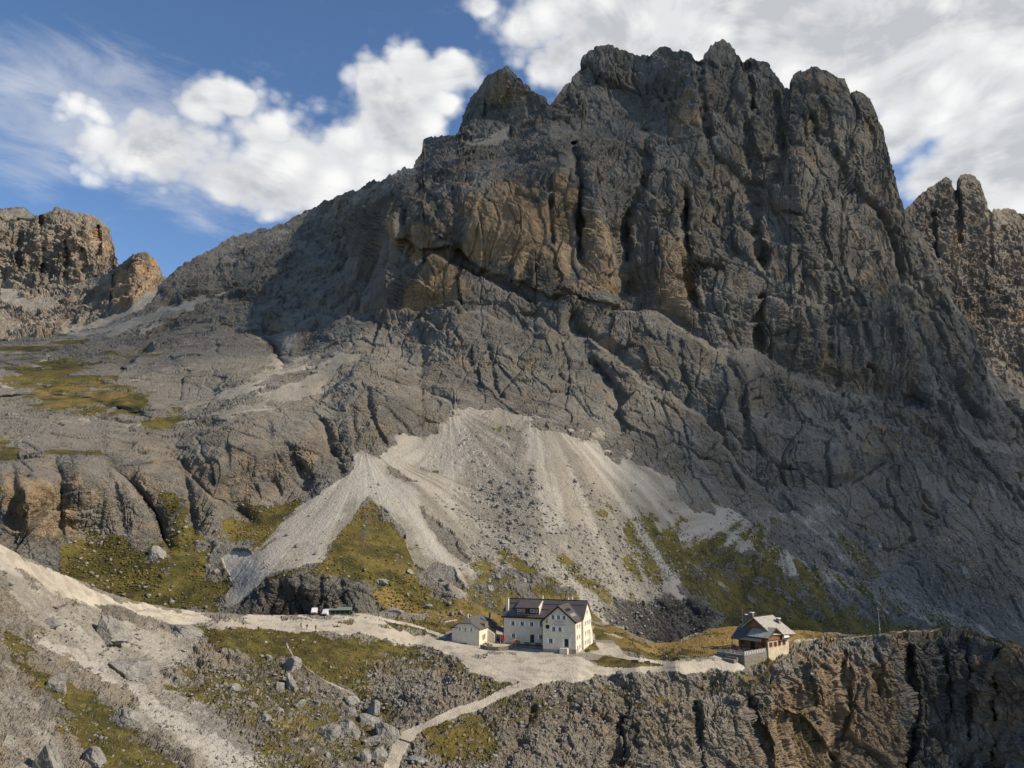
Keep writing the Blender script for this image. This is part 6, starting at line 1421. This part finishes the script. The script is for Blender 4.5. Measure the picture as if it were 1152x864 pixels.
#           u, v of the foot, width px, height px, label
BOULDERS = [
 (303, 742, 10, 8, 'lone grey boulder in the turf below the hikers, upper left of the stacked pair'), (328, 756, 22, 15, 'broad pale boulder resting on a tall block below the track'), (326, 774, 15, 19, 'upright pale block carrying a broad boulder on top'),
 (343, 779, 9, 8, 'round boulder alone in turf, right of the upright block'), (312, 776, 12, 14, 'dark cleft boulder leaning at the left of the upright block'), (335, 796, 18, 10, 'flat-topped pale boulder, left in the pair below the upright block'),
 (355, 793, 13, 9, 'small blocky boulder, right in the pair below the upright block'), (395, 792, 26, 15, 'wide dark-topped boulder at the top of the boulder cluster'), (394, 806, 16, 14, 'steep boulder right below the cluster\'s wide dark-topped one'),
 (421, 804, 19, 18, 'smooth leaning boulder at the upper right of the cluster'), (366, 828, 27, 19, 'big rounded boulder at the lower left of the cluster'), (391, 827, 32, 20, 'largest sloping slab in the middle of the cluster'),
 (333, 832, 12, 8, 'small pale boulder in turf left of the cluster'), (410, 857, 15, 22, 'narrow pale block at the bottom of the cluster'), (425, 857, 18, 18, 'rough boulder beside the narrow block, next to the track'),
 (413, 815, 24, 12, 'low slab wedged between the cluster\'s leaning boulder and sloping slab'), (434, 833, 34, 22, 'massive boulder at the right end of the cluster, above the track'), (420, 838, 26, 13, 'shadowed slab under the massive boulder by the track'),
 (474, 862, 34, 16, 'jagged split outcrop at the foot of the picture, right of the track'), (312, 800, 12, 7, 'little boulder at the left border of the turf, level with the pair'), (296, 812, 14, 8, 'half-buried pale boulder in the rubble at left of the cluster'),
 (350, 845, 9, 6, 'small stone-sized boulder in turf under the big rounded one'), (369, 852, 8, 6, 'small boulder in turf below the cluster, by the narrow block'), (283, 795, 16, 9, 'low boulder in the rubble bank, far left of the pair'),
 (262, 778, 14, 9, 'weathered boulder on the rubble bank below the road bend'), (275, 765, 12, 8, 'angular boulder on the rubble bank, uppermost there'), (366, 713, 7, 4, 'flat boulder on the track edge just right of the hikers'),
 (115, 718, 46, 32, 'large dark outcrop block sticking out of the pale slope at upper left'), (146, 762, 54, 30, 'rounded cracked outcrop in the middle of the pale slope'), (204, 715, 52, 20, 'long layered outcrop under the road, at right end of the pale slope'),
 (142, 818, 36, 22, 'pale outcrop at the foot of the dark turf strip'), (55, 704, 20, 10, 'small outcrop on the upper pale slope, left of the large dark one'),
 (60, 775, 26, 20, 'pitted pale outcrop between the two dark turf strips at left'), (100, 862, 34, 18, 'flat pale outcrop at the lower border, lower left'), (52, 872, 26, 46, 'tall yellowish rock at the lower left corner'),
 (700, 762, 12, 6, 'small boulder on the bank below the main road'), (660, 770, 9, 5, 'small boulder at the fork of main road and lower track'), (838, 741, 8, 5, 'boulder at the corner of the stone terrace, on the cliff edge'),
]
BOULDERS_HILL = [
 (540, 664, 17, 13, 'pale split boulder at the foot of the white debris run'), (560, 650, 11, 9, 'bright angular boulder above the hut roof, right of the split one'), (553, 663, 13, 9, 'dark-sided boulder between split boulder and hut roof'), (588, 656, 9, 6, 'lone boulder in the turf above the hut dormer'),
 (460, 645, 11, 6, 'pale boulder on the olive hump, below the debris run'), (428, 657, 20, 8, 'long pale slab on the turf above the small rock wall'), (515, 672, 10, 7, 'boulder at the lower tip of the white debris run'), (243, 648, 9, 7, 'grey boulder in the bright turf left of the sandy hollow'),
 (233, 640, 7, 5, 'smaller grey boulder up-left of the one by the sandy hollow'), (172, 628, 22, 17, 'undercut rock with a dark hollow at the foot of the brown buttress'), (1086, 648, 16, 13, 'large boulder in the grey gully at right'), (985, 618, 12, 9, 'boulder below the small scree fans at right'),
 (940, 606, 10, 8, 'boulder under the pale scree fan, at its right foot'), (576, 590, 8, 5, 'dark block half way up the great scree cone'), (600, 530, 8, 6, 'dark block high on the great scree cone'), (572, 565, 7, 5, 'grey block in the stony middle of the cone'), (440, 690, 26, 8, 'pale ribbed rock hump behind the track, left of the huts'), (480, 684, 18, 6, 'low pale rock at the meadow edge, above the low cream hut'),
 (690, 712, 26, 8, 'pale rock rib on the meadow right behind the large hut'), (505, 660, 9, 7, 'small pale boulder inside the white debris run'), (612, 612, 8, 5, 'block on the lower scree above the large hut'), (566, 612, 9, 6, 'brownish block low on the scree, above the annex hut'),
]

def build_boulders():
    mt = boulder_mat()
    for lst, G, grp in ((BOULDERS, GRID, 'boulders on the near slope'), (BOULDERS_HILL, HILL, 'boulders at the foot of the mountain')):
        for i, (u, v, w, h, txt) in enumerate(lst):
            me = boulder_mesh(i*7 + (500 if G is HILL else 1), 5 if w > 18 else 4); me.materials.append(mt)
            g = ground(u, v, G); k = (Vector(g) - Vector(EYE)).length / FPX * 1.0
            o = bpy.data.objects.new('boulder', me); COL.objects.link(o)
            big = w > 33
            o.scale = (w*k*(0.44 if big else 0.42), w*k*0.36, h*k*(0.46 if big else 0.52))
            o.rotation_euler = (0.12*math.sin(i*2.1), (0.38 if big else 0.12*math.cos(i*1.7)), 0.35*math.sin(i*5.3))
            o.location = g + Vector((0, w*k*(0.26 if big else 0.15), h*k*(0.04 if big else 0.18)))
            tag(o, txt, 'boulder', grp)

def scatter(name, label_kind, G, weight, n, lo, hi, mat, seed, flat=0.7, power=2.5, leafy=False):
    """many small stones or tufts lying on the ground, as one uncountable cover"""
    rs = np.random.RandomState(seed)
    X = G[2].reshape(-1, 3); w = weight.ravel().astype(np.float64)
    area = np.clip(X[:, 1], 80, 900)**1.0; w = w*area; w /= w.sum()
    idx = rs.choice(len(X), n, p=w)
    C = X[idx] + rs.normal(size=(n, 3))*np.array([.25, .25, 0])
    S = lo + (hi-lo)*rs.rand(n)**power
    S *= np.clip(X[idx, 1]/230.0, 0.55, 1.15)
    bm = bmesh.new(); bmesh.ops.create_icosphere(bm, subdivisions=1, radius=0.5)
    bv = np.array([v.co[:] for v in bm.verts]); bf = np.array([[v.index for v in f.verts] for f in bm.faces]); bm.free()
    k = len(bv); V = np.empty((n, k, 3), np.float32)
    jit = 1 + rs.uniform(-0.5, 0.5, (n, k, 1)); sc = np.stack([0.7+0.7*rs.rand(n), 0.7+0.7*rs.rand(n), flat*(0.6+0.7*rs.rand(n))], -1)
    V = bv[None]*jit*sc[:, None]*S[:, None, None]
    a = rs.rand(n)*6.283; ca, sa = np.cos(a)[:, None], np.sin(a)[:, None]
    V = np.stack([V[..., 0]*ca - V[..., 1]*sa, V[..., 0]*sa + V[..., 1]*ca, V[..., 2]], -1) + C[:, None] + np.array([0, 0, 1])*(S*flat*0.15)[:, None, None]
    F = (bf[None] + (np.arange(n)*k)[:, None, None]).reshape(-1, 3)
    me = bpy.data.meshes.new(name); me.vertices.add(n*k); me.vertices.foreach_set('co', V.reshape(-1).astype(np.float32))
    me.loops.add(F.size); me.loops.foreach_set('vertex_index', F.reshape(-1).astype(np.int32)); me.polygons.add(len(F)); me.polygons.foreach_set('loop_start', np.arange(0, F.size, 3, dtype=np.int32)); me.update(calc_edges=True)
    me.materials.append(mat)
    o = bpy.data.objects.new(name, me); COL.objects.link(o)
    tag(o, label_kind[0], label_kind[1], None, 'stuff')
    return o

def build_scatter():
    bmt = boulder_mat()
    tuft = flat_mat('dry_turf_tuft', (0.105, 0.082, 0.025), 0.45, 0.4, 0.95)
    m = GRID[3]; clear = (1 - m['cliff'])*(1 - np.clip(m['road']*1.4, 0, 1))*(1 - m['shelf'])
    sparse = (fbm(GRID[2].reshape(-1, 3), 12, 3, off=33.0).reshape(m['grass'].shape) > -0.02)
    scatter('rubble', ('loose grey stones strewn over the near slope and turf', 'rubble'), GRID, clear*(0.12 + m['rough'])*(0.25 + sparse), 9000, 0.15, 1.3, bmt, 5, 0.75, 5.0)
    scatter('turf_tufts', ('dry olive grass tufts and dwarf scrub on the near slope', 'tufts'), GRID, clear*m['grass']**2*(0.3 + sparse)*(1 - 0.97*m['dry']), 10000, 0.2, 0.6, tuft, 6, 0.6, 1.5)
    m = HILL[3]; lowz = (HILL[1] > 540)
    sp = (fbm(HILL[2].reshape(-1, 3), 22, 3, off=33.0).reshape(m['grass'].shape) > 0.0)
    scatter('scree_blocks', ('grey blocks scattered over screes and turf under the mountain', 'rubble'), HILL, lowz*(m['rough']*(0.3+sp) + 0.12*m['grass'] + 0.04*m['scree'])*(1 - 0.8*m['pale']), 13000, 0.25, 1.6, bmt, 7, 0.8, 5.0)
    scatter('hill_tufts', ('tussocks of dry grass on the hill slopes', 'tufts'), HILL, lowz*m['grass']**2*(0.3 + sp), 9000, 0.35, 0.9, tuft, 8, 0.55, 1.5)
# ------------------------------------------------------------------ put it all together
_o, HILL = build_mountain()
build_far()
_o, GRID = build_slope()
build_shade_clouds()
HUTS = build_buildings()
build_things(*HUTS)
build_boulders()
build_scatter()
